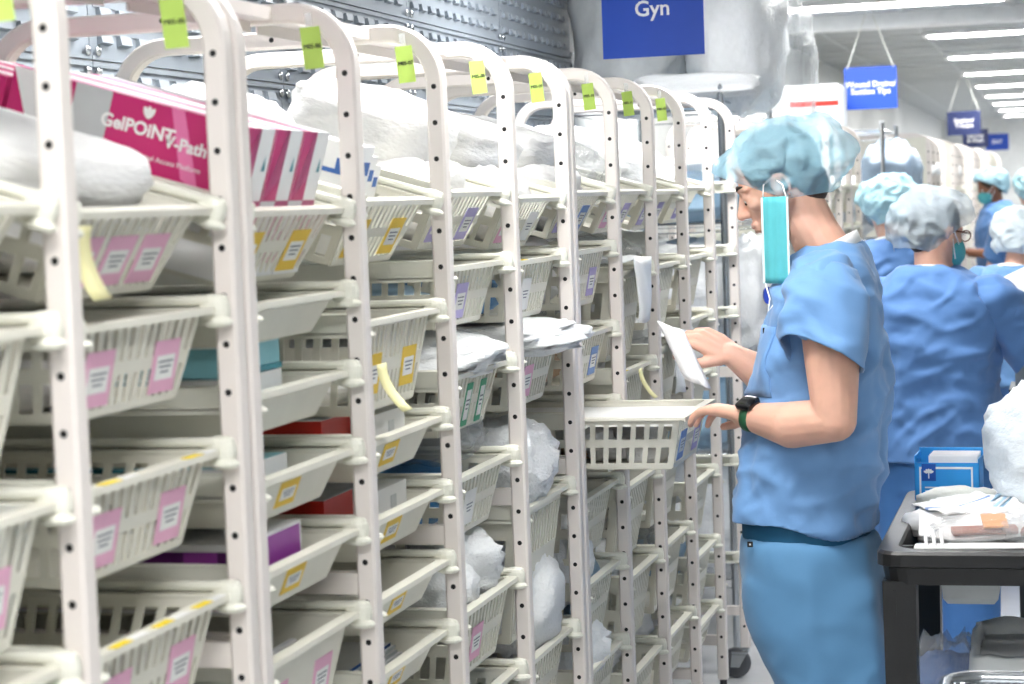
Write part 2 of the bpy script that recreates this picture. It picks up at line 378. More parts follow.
# ------------------------------------------------------------------ baskets
def wall(mb, A, B, C, D, hb, slots, th):
    A, B, C, D = map(Vector, (A, B, C, D))
    n = (B-A).cross(D-A).normalized()*th
    def p(s, t): return (A*(1-s)+B*s)*(1-t) + (D*(1-s)+C*s)*t
    def bar(s0, s1, t0, t1):
        q = [p(s0, t1), p(s1, t1), p(s1, t0), p(s0, t0)]
        mb.hexa([a for a in q] + [a+n for a in q])
    for t0, t1 in hb: bar(0, 1, t0, t1)
    for t0, t1, k, fr in slots:
        for i in range(k):
            c = i/(k-1)*(1-fr/k) + fr/k/2
            bar(max(0, c-fr/k/2), min(1, c+fr/k/2), t0, t1)
BASK = {}
def basket_mesh(kind, h):
    key = (kind, round(h, 3))
    if key in BASK: return BASK[key]
    W, L, tp = 0.186, 0.565, 0.034
    fx = -0.036 if h < 0.2 else -0.045
    b = MB()
    t = [(0.0, W), (0.0, -W), (-L, W), (-L, -W)]
    TF0, TF1 = Vector((-0.010, -W, 0)), Vector((-0.010, W, 0)); TB0, TB1 = Vector((-L, -W, 0)), Vector((-L, W, 0))
    BF0, BF1 = Vector((fx, -W+tp, -h)), Vector((fx, W-tp, -h)); BB0, BB1 = Vector((-L+0.02, -W+tp, -h)), Vector((-L+0.02, W-tp, -h))
    solid = kind in 'TB'
    if solid:
        hbF = hbS = [(0, 1)]; sF = sS = []
    elif kind == 'D':
        hbF = [(0, 0.09), (0.40, 0.55), (0.95, 1)]; sF = [(0.09, 0.40, 15, 0.5), (0.55, 0.95, 15, 0.5)]
        hbS = [(0, 0.22), (0.52, 0.62), (0.94, 1)]; sS = [(0.22, 0.52, 12, 0.45), (0.62, 0.94, 12, 0.45)]
    else:
        hbF = [(0, 0.08), (0.45, 0.60), (0.92, 1)]; sF = [(0.08, 0.45, 15, 0.5), (0.60, 0.92, 15, 0.5)]
        hbS = [(0, 0.12), (0.42, 0.58), (0.90, 1)]; sS = [(0.12, 0.42, 18, 0.40), (0.58, 0.90, 18, 0.40)]
    th = 0.003
    wall(b, TF1, TF0, BF0, BF1, hbF, sF, th)
    wall(b, TB0, TB1, BB1, BB0, hbS, [(a, c, 9, f) for a, c, _, f in sS], th)
    wall(b, TF0, TB0, BB0, BF0, hbS, sS, th); wall(b, TB1, TF1, BF1, BB1, hbS, sS, th)
    b.hexa([(BF0+Vector((0, 0, -0.003))), BF1+Vector((0, 0, -0.003)), BB1+Vector((0, 0, -0.003)), BB0+Vector((0, 0, -0.003)), BF0, BF1, BB1, BB0][0:8])
    if solid:   # step under the front lip, ribs
        b.box(-0.016, -0.006, -W+0.01, W-0.01, -0.012, 0)
    body = b.mesh('basket_body', [cream])
    b = MB()
    b.box(-0.013, 0.008, -0.207, 0.207, -0.004, 0.002); b.box(-L-0.012, -L+0.004, -0.207, 0.207, -0.004, 0.002)
    b.box(-L+0.004, -0.013, -0.207, -W+0.002, -0.004, 0.002); b.box(-L+0.004, -0.013, W-0.002, 0.207, -0.004, 0.002)
    b.box(0.005, 0.008, -0.207, 0.207, -0.007, -0.004)
    rim = b.mesh('rim', [cream])
    BASK[key] = (body, rim, fx, h)
    return BASK[key]
CARD = {}
def card_mesh(col, w, h):
    k = (col, w, h)
    if k not in CARD:
        m = {'g': greencard, 'p': pink, 'y': yellow, 'l': purple, 'b': bluec, 'w': card, 'g': greencard}[col]
        b = MB(); b.box(-w/2, w/2, -h/2, h/2, 0, 0.0012, 0)
        b.box(-w*0.36, w*0.36, -h*(.36 if col == 'g' else .25), h*(.34 if col == 'g' else .22), 0.0012, 0.0016, 1)
        for q, ww in ((0.10, 0.28), (0.0, 0.24), (-0.10, 0.17)): b.box(-w*ww, w*ww, h*(q-0.018), h*(q+0.018), 0.0016, 0.0018, 2)
        CARD[k] = b.mesh('label_card', [m, card, ink])
    return CARD[k]
sticker_me = None
ORD = ['top', 'second', 'third', 'fourth', 'fifth', 'sixth', 'seventh', 'eighth']
COLN = {-1: 'first column of nearest rack', 0: 'second column of nearest rack', 1: 'first column of second rack', 2: 'second column of second rack', 3: 'third column of second rack', 4: 'fourth column of second rack',
        5: 'first column of third rack', 6: 'second column of third rack', 7: 'third column of third rack', 8: 'fourth column of third rack', 9: 'last column of third rack'}
CNAME = {'p': 'pink', 'y': 'yellow', 'l': 'lilac', 'b': 'blue', 'w': 'white', 'g': 'green'}
def basket(kind, h, M, label, labels='', stickers=0, group='baskets in the racks'):
    body, rim, fx, hh = basket_mesh(kind, h)
    r = thing('storage_tray' if kind in 'TB' else 'storage_basket', label, 'tray' if kind in 'TB' else 'basket', M=M, group=group)
    link('basket_body', body, r); link('rim', rim, r)
    sl = math.atan2(-fx-0.010, h)
    n = len(labels)
    if n:
        ch = min(0.068, h*0.62); cw = 0.075 if kind != 'T' else 0.078
        if labels[0] == 'g': cw, ch = 0.040, 0.084
        for i, c in enumerate(labels):
            yy = 0.0 if n == 1 else (-0.095 + 0.19*i/(n-1))
            if n == 1: yy = -0.02
            t = 0.60 if kind != 'T' else 0.55
            x = -0.010 + (fx+0.010)*t + 0.0032
            link('label_card', card_mesh(c, cw, round(ch, 3)), r, T((x, yy, -h*t)) @ RY(sl) @ rot_face((1, 0, 0)))
    for i in range(stickers):
        yy = -0.12 + 0.24*i/max(1, stickers-1)
        b = MB(); b.box(-0.004, 0.008, yy-0.022, yy+0.022, 0.002, 0.0032); b.build('rim_sticker', ysticker, r)
        b = MB(); b.box(-0.004, 0.008, yy+0.026, yy+0.07, 0.002, 0.003); b.build('rim_sticker', card, r)
    return r

# soft packs and bags: a handful of crumpled unit meshes reused at many sizes
def crumple(seed, ex, amp, f, m, name, nu=34, nv=22):
    b = MB(); b.ell((0, 0, 0), (0.5, 0.5, 0.5), nu=nu, nv=nv, ex=ex)
    out = []
    for p in b.v:
        v = Vector(p); d = v.normalized()
        k = amp*(ridge(v, f, seed)*0.6 + max(0, ridge(v, f*1.6, seed+8)-.5)*0.9 + ridge(v, f*2.3, seed+3)*0.3 + fold(v, f*5, seed)*0.25)
        out.append(tuple(v + d*k))
    b.v = out
    return b.mesh(name, [m], True)
PACKS = [crumple(s, 0.5, 0.08, 2.3, white, 'sterile_pack') for s in (1, 4, 9, 13)]
BAGS = [crumple(s, 0.75, 0.14, 2.6, film, 'plastic_bag', 44, 28) for s in (2, 6, 11)]
BAGC = [crumple(s, 0.8, 0.16, 2.8, clear, 'plastic_bag', 40, 26) for s in (3, 8)]
BLUEP = [crumple(s, 0.4, 0.07, 2.4, bluepack, 'blue_pack') for s in (5,)]
SKYP = [crumple(s, 0.5, 0.10, 2.6, skyblue, 'blue_pack') for s in (7,)]
def soft(meshes, M, size, name, label, cat, group=None, rz=0, i=None):
    me = meshes[(random.randrange(len(meshes))) if i is None else i % len(meshes)]
    o = link(name, me, None, M @ RZ(rz) @ Matrix.Diagonal((*size, 1)))
    return tag(o, label, cat, group)
def carton(M, dims, m, label, name='carton', group=None, panels=(), cat='box'):
    # dims x (depth), y (width), z (height); origin at bottom centre of the front edge
    dx, dy, dz = dims
    b = MB(); b.box(-dx, 0, -dy/2, dy/2, 0, dz)
    ms = [m]
    r = thing(name, label, cat, M=M, group=group)
    b.build('box_body', m, r)
    e = 0.0003
    for face, u0, u1, v0, v1, pmn in panels:      # each printed field is a thin part of its own
        q = MB(); e += 0.0005
        if face == 'f': q.box(0, e, -dy/2+u0*dy, -dy/2+u1*dy, v0*dz, v1*dz)
        elif face == 'n': q.box(-dx+u0*dx, -dx+u1*dx, -dy/2-e, -dy/2, v0*dz, v1*dz)
        elif face == 't': q.box(-dx+u0*dx, -dx+u1*dx, -dy/2+v0*dy, -dy/2+v1*dy, dz, dz+e)
        q.build('printed_panel', pmn, r)
    return r

TILT = radians(16.5)
LEV = {}
def level(j, k, z, kind, h, labels='', stickers=0, tilt=0, pull=0.0, nobasket=False, desc=None):
    y0, y1 = bay_span(j); yc = (y0+y1)/2
    M0 = T((0.004, yc, z)) @ RY(TILT if tilt else 0)
    R = rack_of(j); ry = R.location.y
    for me, y in ((run_l, y0), (run_r, y1)):
        link('runner', me, R, T((0.0, y-ry, z)) @ RY(TILT if tilt else 0))
    if nobasket: return M0
    M = M0 @ T((pull - 0.014 + random.uniform(-0.004, 0.004), 0, 0.004))
    if desc is None:
        lab = '' if not labels else ', %s %s label%s' % ({1: 'one', 2: 'two', 3: 'three'}[len(labels)], ' and '.join(dict.fromkeys(CNAME[c] for c in labels)), 's' if len(labels) > 1 else '')
        nm = {'S': 'cream slatted basket', 'M': 'deeper slatted basket', 'D': 'tall slatted basket', 'T': 'shallow solid tray', 'B': 'deep solid tray'}[kind]
        desc = '%s%s, %s level, %s' % (nm, lab, ORD[k], COLN[j])
    basket(kind, h, M, desc, labels, stickers)
    LEV[(j, k)] = (M, h)
    return M
# (z, kind, height, labels, stickers, tilt)
TABLE = {
 -1: [(1.629, 'S', .115, 'pp', 0, 1), (1.50, 'M', .15, 'pp', 0, 0), (1.307, 'M', .15, 'pp', 0, 0), (1.124, 'M', .15, 'pp', 0, 0)],
 0: [(1.621, 'S', .115, 'ppp', 0, 1), (1.494, 'S', .11, 'pp', 0, 0), (1.307, 'S', .115, 'pp', 2, 0), (1.116, 'S', .12, 'pp', 3, 0), (0.93, 'S', .115, 'pp', 2, 0)],
 1: [(1.615, 'S', .115, 'yy', 0, 1), (1.490, 'T', .055, '', 0, 0), (1.366, 'T', .06, '', 0, 0), (1.245, 'T', .065, 'y', 0, 0), (1.119, 'T', .065, 'y', 0, 0), (0.988, 'B', .13, 'pp', 0, 0), (0.80, 'S', .11, '', 0, 0)],
 2: [(1.625, 'S', .115, 'yy', 0, 1), (1.436, 'M', .15, 'yy', 0, 0), (1.244, 'T', .065, 'y', 0, 0), (1.115, 'T', .065, 'y', 0, 0), (0.989, 'T', .06, 'y', 0, 0), (0.863, 'T', .06, 'y', 0, 0), (0.73, 'M', .15, '', 0, 0)],
 3: [(1.636, 'S', .115, 'll', 0, 1), (1.503, 'S', .11, 'l', 0, 0), (1.305, 'S', .11, 'ggg', 0, 0), (1.118, 'S', .12, 'w', 0, 0), (0.872, 'M', .14, 'p', 0, 0), (0.687, 'M', .14, 'l', 0, 0)],
 4: [(1.622, 'S', .115, 'pw', 0, 1), (1.497, 'S', .12, 'w', 1, 0), (1.314, 'S', .12, 'p', 0, 0), (0.992, 'D', .28, '', 0, 0), (0.673, 'M', .16, '', 0, 0), (0.45, 'M', .16, '', 0, 0)],
 5: [(1.630, 'S', .115, 'lb', 0, 1), (1.501, 'S', .13, 'pl', 0, 0), (1.306, 'S', .12, 'pb', 0, 0), (1.124, 'S', .118, 'bl', 0, 0), (0.932, 'M', .15, '', 0, 0), (0.733, 'M', .15, '', 0, 0), (0.533, 'M', .16, '', 0, 0)],
 6: [(1.632, 'S', .115, 'pl', 0, 1), (1.434, 'D', .22, '', 0, 0), (1.183, 'D', .25, '', 1, 0), (0.894, 'D', .20, '', 0, 0), (0.664, 'M', .18, '', 0, 0), (0.419, 'M', .15, '', 0, 0)],
 7: [(1.630, 'S', .115, 'll', 0, 1), (1.432, 'M', .17, 'p', 0, 0), (1.208, 'D', .25, '', 0, 0), (0.90, 'M', .18, '', 2, 0), (0.664, 'M', .18, '', 0, 0), (0.415, 'M', .15, '', 0, 0)],
 8: [(1.637, 'S', .115, 'l', 0, 1), (1.437, 'M', .15, 'l', 0, 0), (1.251, 'T', .06, '', 0, 0), (1.080, 'D', .24, '', 0, 0), (0.768, 'M', .17, '', 0, 0), (0.548, 'M', .17, '', 0, 0), (0.343, 'S', .1, '', 0, 0)],
}
for j, rows in TABLE.items():
    for k, (z, kind, h, labs, st, tl) in enumerate(rows):
        level(j, k, z, kind, h, labs, st, tl, pull=0.245 if (j, k) == (5, 3) else 0.0,
              desc='cream slatted basket pulled out under the hands of the masked man' if (j, k) == (5, 3) else None)
for k, z in enumerate((1.645, 1.437, 1.232, 0.739, 0.413)): level(9, k, z, 'T', .06, nobasket=True)
# ------------------------------------------------------------------ contents of the baskets
def at(j, k, x, y, z): return LEV[(j, k)][0] @ T((x, y, z))
def sit(j, k, x, y, size, meshes, name, label, cat, group=None, rz=0, up=0.0, i=None):
    return soft(meshes, at(j, k, x, y, -LEV[(j, k)][1] + size[2]/2 + 0.004 + up), size, name, label, cat, group, rz, i)
def packs(j, k, n, size, label, meshes=None, name='sterile_pack', cat='medical pack', x=-0.28, spread=0.03, up=0.0):
    g = 'packs in %s level of %s' % (ORD[k], COLN[j])
    for q in range(n):
        sit(j, k, x + random.uniform(-spread, spread), random.uniform(-spread, spread)*0.6, tuple(s*random.uniform(0.93, 1.03) for s in size),
            meshes or PACKS, name, label, cat, g if n > 1 else None, random.uniform(-0.08, 0.08), up + q*size[2]*0.86)
packs(-1, 0, 2, (.44, .34, .09), 'white wrapped pack in the top basket at the left edge')
packs(-1, 2, 1, (.44, .32, .09), 'blue wrapped pack seen through slots of lower left-edge basket', BLUEP, 'blue_pack')
packs(-1, 1, 1, (.40, .30, .09), 'white wrapped pack inside second basket at the left edge')
sit(0, 0, -.31, -.01, (.42, .34, .12), PACKS, 'sterile_pack', 'large white wrapped pack below the magenta boxes, between the two nearest posts', 'medical pack', up=0.0, i=1)
sit(0, 0, -.22, -.02, (.34, .30, .08), PACKS, 'sterile_pack', 'flatter white pack lying on the large pack of the nearest top basket', 'medical pack', up=0.095, i=2)
packs(0, 1, 1, (.40, .30, .05), 'flat white pack low in the second basket beside the nearest post')
packs(0, 4, 1, (.40, .30, .07), 'white pack in the lowest basket of nearest rack')
def note_sheet(M, label):
    b = MB()
    n = 8
    for i in range(n):
        def pt(t, y): return (0.002 + 0.035*t**2, y + 0.02*t*t, -0.078*t)
        a, c = i/n, (i+1)/n
        b.quad([pt(a, -.024), pt(a, .024), pt(c, .024), pt(c, -.024)])
    o = weld(b.build('paper_note', note, None, True, M)); sd = o.modifiers.new('s', 'SOLIDIFY'); sd.thickness = 0.0006
    return tag(o, label, 'paper note')
note_sheet(at(0, 0, 0.012, -.185, -.012), 'pale yellow note curling off the nearest top basket')
note_sheet(at(2, 1, 0.004, -.13, -.07), 'pale yellow note hanging under a yellow label beside the second post pair')
note_sheet(at(6, 2, 0.012, .02, -.004), 'pale yellow note on the rim near the white packet')

# magenta boxes in the top basket of the second rack
def pink_box(M, label, text):
    dx, dy, dz = .36, .106, .218
    r = thing('printed_carton', label, 'box', M=M, group='magenta cartons in one basket')
    b = MB(); b.box(-dx, 0, -dy/2, dy/2, 0, dz); b.build('box_body', boxwhite, r)
    q = MB(); ms = [magenta, pinklight, rose, boxgrey, teal, boxwhite]
    y0 = -dy/2; e = .0006
    def nq(pts, mi, k=1): q.quad([(x, y0-e*k, z) for x, z in pts], mi)
    nq([(-dx, .112), (0, .112), (0, dz), (-dx, dz)], 0)
    nq([(-.115, dz), (-.095, dz), (-.05, .112), (-.08, .125)], 1, 2); nq([(-.06, dz), (-.015, dz), (-.012, .112), (-.03, .112)], 1, 2)
    nq([(-.262, .0), (-.205, .0), (-.205, dz), (-.262, dz)], 3, 2); nq([(-.245, .12), (-.222, .12), (-.233, .145)], 4, 3)
    nq([(-.36, dz), (-.33, dz), (-.27, .112), (-.31, .112)], 5, 2)
    def fq(pts, mi): q.quad([(e, y, z) for y, z in pts], mi)
    h = dz*.52; w2 = dy/2
    fq([(-w2, h), (0, h), (0, dz), (-w2, dz)], 0); fq([(-w2, h), (-w2*.2, dz*.98), (0, dz), (0, h*1.3)], 1)
    fq([(0, .02), (w2, .02), (w2, h), (0, h)], 2)
    fq([(w2*.55, dz*.72), (w2*.8, dz*.72), (w2*.68, dz*.82)], 4)
    q.quad([(-dx, -dy/2, dz+e), (0, -dy/2, dz+e), (0, -dy*.2, dz+e), (-dx, -dy*.2, dz+e)], 1)
    q.build('printed_panel', ms, r)
    if text:
        for s, size, px, pz in (('GelPOiNT', .026, -.158, .178), ('V-Path', .024, -.082, .170), ('Transvaginal Access Platform', .0105, -.115, .142)):
            link('lettering', text_mesh(s, size, signwhite, .0002, .0008 if size > .02 else 0), r, T((px, y0-.0018, pz)) @ rot_face((0, -1, 0)))
        for a in (-.5, 0, .5):
            b = MB(); b.ell((0, 0, .008), (.004, .0005, .009), nu=8, nv=6); b.build('logo_petal', signwhite, r, M=T((-.146, y0-.002, .195)) @ RY(a))
    link('lettering', text_mesh('GelPOiNT', .012, signwhite, .0002), r, T((.0014, dy*.25, dz*.2)) @ rot_face((1, 0, 0)) @ RZ(pi/2))
for q, (y, lab) in enumerate(((-.118, 'magenta and white carton with printed side, beside the double post'), (-.006, 'magenta and white carton, middle one of three standing in the basket'), (.106, 'magenta and white carton, farthest one of three standing in the basket'))):
    pink_box(at(1, 0, -.03, y, -.108), lab, q == 0)
for q in range(3):
    carton(at(1, 0, -.40, -.12 + q*.10, -.108), (.15, .096, .2), magenta, 'plain magenta carton at the back of the top basket, %s the post pair' % ('nearest to', 'second from', 'farthest from')[q], group='magenta cartons at the back of the basket', panels=(('n', 0, .3, 0, 1, boxwhite), ('t', 0, 1, .3, .6, boxwhite)))
for j, k, up, nm in ((1, 2, 0, 'lower aqua carton on the third tray of the second rack'), (1, 2, .078, 'upper aqua carton on the third tray of the second rack'), (1, 3, 0, 'aqua carton under the aqua pair, one tray lower')):
    carton(at(j, k, -.05, -.045, -LEV[(j, k)][1]+.003+up), (.38, .20, .076), teallight, nm, group=None,
           panels=(('n', 0, .72, .0, 1, teal), ('n', .1, .6, .1, .5, teallight), ('n', .72, 1, .55, 1, boxwhite), ('f', 0, 1, .55, 1, boxwhite), ('f', .42, .5, .62, .9, teal), ('f', 0, 1, .0, .1, teal)))
carton(at(1, 4, -.04, -.05, -.061), (.42, .24, .098), boxwhite, 'purple fronted carton on a shallow tray of the second rack',
       panels=(('f', .03, .97, .05, .95, violet), ('n', 0, 1, .05, .9, violetdark), ('n', .2, .3, .05, .9, violet), ('n', .8, .92, .05, .9, violet)))
carton(at(1, 1, -.06, .04, -.05), (.40, .24, .035), boxgrey, 'flat grey carton on the second level tray of second rack')
for q in range(6):
    carton(at(1, 5, -.06-.05*q, -.03 + .01*(q % 3), -.125), (.010, .26, .105), boxwhite, 'thin white pouch standing upright in a deep solid tray', 'sterile_pouch', 'upright pouches in the deep tray', panels=(('f', .2, .8, .3, .5, boxgrey),), cat='pouch')
# second column of the second rack
for q, y in enumerate((-.06, .03, .12)):
    carton(at(2, 0, -.05-.02*q, y, -.108), (.17, .085, .185 - .02*q), boxwhite, '%s white carton with navy corner marks beside the magenta cartons' % ('tallest', 'middle', 'lowest')[q], group='white cartons with navy marks',
           panels=(('f', .1, .9, .74, .86, navy), ('n', .0, 1, .72, .76, navy), ('n', .82, .97, .72, .86, navy)))
sit(2, 0, -.35, .04, (.22, .34, .20), PACKS, 'sterile_pack', 'white pack standing behind the white cartons with navy marks', 'medical pack', i=0, up=.0)
sit(2, 0, -.22, -.135, (.26, .09, .09), PACKS, 'sterile_pack', 'slim white pack at the near side of the white cartons', 'medical pack', i=3)
packs(2, 1, 1, (.40, .3, .06), 'low white pack in the basket with two yellow labels on its slats')
for k in (2, 3):
    carton(at(2, k, -.05, .06, -.060) @ RX(0.0), (.30, .20, .085), boxwhite, 'white printed carton on the %s tray of second column' % ORD[k], panels=(('f', .55, .7, .5, .8, boxgrey), ('f', .1, .3, .2, .35, boxgrey), ('n', .2, .8, .3, .6, boxgrey)))
    carton(at(2, k, -.08, -.11, -.060), (.44, .14, .095), red, 'red carton beside the white carton on %s tray' % ORD[k], panels=(('t', 0, 1, 0, 1, boxgrey), ('n', 0, .5, .3, 1, boxgrey)))
for q in range(7):
    carton(at(2, 5, -.05 - .006*q, .01*(q % 2), -.055+q*.006), (.42, .30, .005), boxwhite if q < 6 else card, 'sheet of white paper in a pile with a dark edge', 'paper_sheet', 'papers on the sixth tray', panels=(('f', 0, 1, 0, 1, navy if q == 6 else boxgrey),), cat='paper')
# third column of the second rack
sit(3, 0, -.20, -.01, (.30, .37, .15), PACKS, 'sterile_pack', 'broad white pack at the bottom of the top basket, third column', 'medical pack', i=1)
sit(3, 0, -.22, .0, (.26, .35, .13), PACKS, 'sterile_pack', 'upper white pack in the top basket of third column', 'medical pack', i=2, up=.12, rz=.1)
sit(3, 1, -.30, 0, (.34, .24, .07), SKYP, 'blue_pack', 'pale blue pack in the basket with one lilac label, third column', 'medical pack')
sit(3, 2, -.22, .0, (.42, .34, .09), BAGS, 'plastic_bag', 'white plastic pouch bulging over the basket with three white cards', 'plastic bag', i=0, up=.085)
sit(3, 3, -.30, -.01, (.40, .30, .12), BLUEP, 'blue_pack', 'blue wrapped pack in the basket with a white label', 'medical pack')
sit(3, 3, -.13, .08, (.18, .20, .09), BAGC, 'plastic_bag', 'clear crinkled pouch lying over the blue wrapped pack', 'plastic bag', up=.125)
for q, (x, y, s) in enumerate(((-.10, -.06, .15), (-.09, .08, .16), (-.29, -.02, .18), (-.36, .08, .18), (-.27, -.09, .15))):
    sit(3, 4, x, y, (s, s*.9, .11), BAGS, 'plastic_bag', 'crumpled white pouch, %s of the heap over the low basket with one pink label' % ('front near', 'front far', 'middle', 'rear far', 'rear near')[q], 'plastic bag', 'crumpled pouches in third column', rz=q*1.1, up=.10+.03*(q % 2), i=q)
packs(3, 5, 1, (.40, .30, .08), 'blue pack in the lowest basket of third column', BLUEP, 'blue_pack')
# fourth column of the second rack
sit(4, 0, -.20, -.01, (.30, .36, .15), PACKS, 'sterile_pack', 'lower white pack in the top basket of fourth column', 'medical pack', i=3)
sit(4, 0, -.23, .01, (.27, .35, .11), PACKS, 'sterile_pack', 'upper white pack in the top basket of fourth column', 'medical pack', i=0, up=.12, rz=-.08)
sit(4, 1, -.30, 0, (.36, .25, .08), BLUEP, 'blue_pack', 'blue pack seen through the slots of second level, fourth column', 'medical pack')
sit(4, 2, -.14, .0, (.40, .36, .07), BAGS, 'plastic_bag', 'white pouch sticking out over the rim in fourth column', 'plastic bag', i=1, up=.10)
sit(4, 3, -.09, -.02, (.19, .26, .17), BAGS, 'plastic_bag', 'white plastic bag standing out of the tall slatted basket', 'plastic bag', i=2, up=.265)
sit(4, 3, -.30, 0, (.30, .26, .17), PACKS, 'sterile_pack', 'white pack deep inside the tall slatted basket', 'medical pack', i=1)
sit(4, 4, -.09, .06, (.17, .22, .19), BAGS, 'plastic_bag', 'round white plastic bag near the floor in fourth column', 'plastic bag', i=0, up=.15)
sit(4, 5, -.20, .0, (.4, .3, .12), PACKS, 'sterile_pack', 'white pack in the lowest basket of fourth column', 'medical pack')
# third rack
sit(5, 0, -.22, 0, (.34, .37, .15), PACKS, 'sterile_pack', 'large flat white pack in the first top basket of third rack', 'medical pack', i=1)
sit(5, 0, -.24, 0, (.28, .35, .09), PACKS, 'sterile_pack', 'second white pack on top, first top basket of third rack', 'medical pack', i=3, up=.125)
packs(5, 1, 2, (.36, .28, .09), 'white pack in the second level basket with pink and lilac labels')
packs(5, 2, 1, (.40, .30, .07), 'tan wrapped pack in the basket above the pulled-out one', [crumple(15, .4, .06, 2.4, kraft, 'tan_pack')], 'tan_pack')
carton(at(5, 3, -.03, 0, -.022), (.46, .33, .012), card, 'white sheet lying on top in the pulled-out basket', 'paper_sheet', cat='paper')
for q in range(9):
    sit(5, 3, -.11-.045*q, random.uniform(-.07, .07), (.08, .12, .045), [PACKS[0], PACKS[1]] if q != 4 else [bpy.data.meshes['tan_pack']], 'sterile_pouch', 'small pouch under the sheet in the pulled-out basket', 'pouch', 'pouches in the pulled-out basket', rz=q, up=.0 + .03*(q % 2))
packs(5, 4, 1, (.40, .30, .10), 'white pack in the basket under the pulled-out one')
sit(5, 5, -.10, -.06, (.15, .18, .17), BAGS, 'plastic_bag', 'white and blue pouch standing in the sixth level basket, third rack', 'plastic bag', i=1, up=.10)
sit(5, 5, -.11, .09, (.14, .12, .20), SKYP, 'blue_pack', 'small blue pouch beside the white pouch, third rack', 'medical pack')
sit(5, 6, -.11, .0, (.19, .28, .14), BAGS, 'plastic_bag', 'white bag in the lowest basket, first column of third rack', 'plastic bag', i=2, up=.10)
GG = {6: (('BAGC', 0, .15), ('BAGC', 1, .16), ('PACKS', 2, .15), ('PACKS', 3, .14), ('BAGS', 4, .16), ('PACKS', 5, .1)),
      7: (('BAGS', 0, .16), ('BAGC', 1, .15), ('BAGS', 2, .2), ('PACKS', 3, .12), ('BAGC', 4, .16), ('PACKS', 5, .1)),
      8: (('BAGS', 0, .16), ('BAGS', 1, .14), ('PACKS', 3, .2), ('BAGS', 4, .2), ('SKYP', 5, .16), ('PACKS', 6, .1))}
for j, L in GG.items():
    for kd, k, t in L:
        wd = {'BAGC': 'clear crinkled bag', 'BAGS': 'white plastic bag', 'PACKS': 'white wrapped pack', 'SKYP': 'blue wrapped pack'}[kd]
        sit(j, k, -.29, 0, (.38, .30, t), globals()[kd], {'BAGC': 'plastic_bag', 'BAGS': 'plastic_bag', 'PACKS': 'sterile_pack', 'SKYP': 'blue_pack'}[kd], '%s, %s level, %s' % (wd, ORD[k], COLN[j]), 'plastic bag' if 'BAG' in kd else 'medical pack', up=max(.01, LEV[(j, k)][1]-t*.55))
for j, lab in ((6, 'white sheet pouch drooping over the rim, second column of third rack'), (7, 'white sheet pouch drooping over the rim, third column of third rack')):
    b = MB(); n = 14
    for a in range(n):
        for c in range(8):
            def f(i, k):
                t, u = i/n, k/8
                x = -.12 + .14*min(t*2, 1) + .012*fold((t*3, u*3, j), 1); z = (.02 if t < .5 else .02-.16*(t-.5)*2) + .02*fold((t*4, u*4, j), 1)
                return (x + .03*sin(u*5)*max(0, t-.5), -.10 + .22*u, z)
            b.quad([f(a, c), f(a+1, c), f(a+1, c+1), f(a, c+1)])
    o = b.build('plastic_sheet', film, None, True, at(j, 2 if j == 7 else 1,   .012, 0, .01)); weld(o); sd = o.modifiers.new('s', 'SOLIDIFY'); sd.thickness = .001
    tag(o, lab, 'plastic sheet')

# ------------------------------------------------------------------ hanging signs
def sign(loc, txt, m, label, wd=.292, ht=.212, size=.040, dz=0, drop=None, rz=0):
    r = thing('hanging_sign', label, 'sign', loc, rz)
    b = MB(); b.box(-wd/2, wd/2, 0, .004, -ht/2, ht/2); b.build('sign_board', m, r)
    link('lettering', text_mesh(txt, size, signwhite, .0005, .0010), r, T((0, -.0008, dz)) @ rot_face((0, -1, 0)))
    top = CEIL - loc[2]
    b = MB()
    for s in (-1, 1): b.tube([(s*wd*.44, .001, ht/2-.008), (s*.015, .001, top)], .0035, 6)
    b.build('hanging_string', string, r)
    b = MB(); b.box(-.02, .02, -.004, .006, top-.03, top); b.build('string_clip', fixture, r)
sign((-.065, 3.86, 2.130), 'Gyn', signblue, 'blue hanging sign reading Gyn above the racks', wd=.295, ht=.215, size=.062, dz=.028)
sign((.02, 9.80, 2.184), 'Wound Drains/\nSuction Tips', signblue, 'blue hanging sign reading Wound Drains, beyond the masked man', ht=.235, size=.044)
sign((.196, 16.9, 2.170), 'Staplers/\nTrocars', signnavy, 'navy hanging sign reading Staplers, farther down the aisle', size=.05)
sign((.06, 22.5, 2.155), 'Sutures\n& Mesh', signnavy, 'navy sign partly hidden behind the Staplers sign', size=.06)
sign((.20, 25.7, 2.165), 'ENT', signblue, 'blue sign farthest down the aisle, last of the row', size=.07)

# ------------------------------------------------------------------ wire shelving behind the racks
def wire_shelf(label, x0, x1, y0, y1, levels, H):
    r = thing('wire_shelving', label, 'shelving', ((x0+x1)/2, (y0+y1)/2, 0))
    cx, cy = (x0+x1)/2, (y0+y1)/2
    for x in (x0, x1):
        for y in (y0, y1):
            b = MB(); b.tube([(x-cx, y-cy, 0), (x-cx, y-cy, H)], .0125, 12); b.ell((x-cx, y-cy, H), (.013, .013, .006), nu=12, nv=6); b.build('post', chrome, r)
    for z in levels:
        b = MB()
        for x in (x0, x1):
            for dz in (0, -.03): b.tube([(x-cx, y0-cy, z+dz), (x-cx, y1-cy, z+dz)], .003, 6)
        for y in (y0, y1):
            for dz in (0, -.03): b.tube([(x0-cx, y-cy, z+dz), (x1-cx, y-cy, z+dz)], .003, 6)
        n = int((y1-y0)/.03)
        for i in range(n+1):
            y = y0 + (y1-y0)*i/n; b.tube([(x0-cx, y-cy, z+.004), (x1-cx, y-cy, z+.004)], .0018, 4)
        o = b.build('wire_shelf', chrome, r); o['kind'] = 'stuff'
    return r
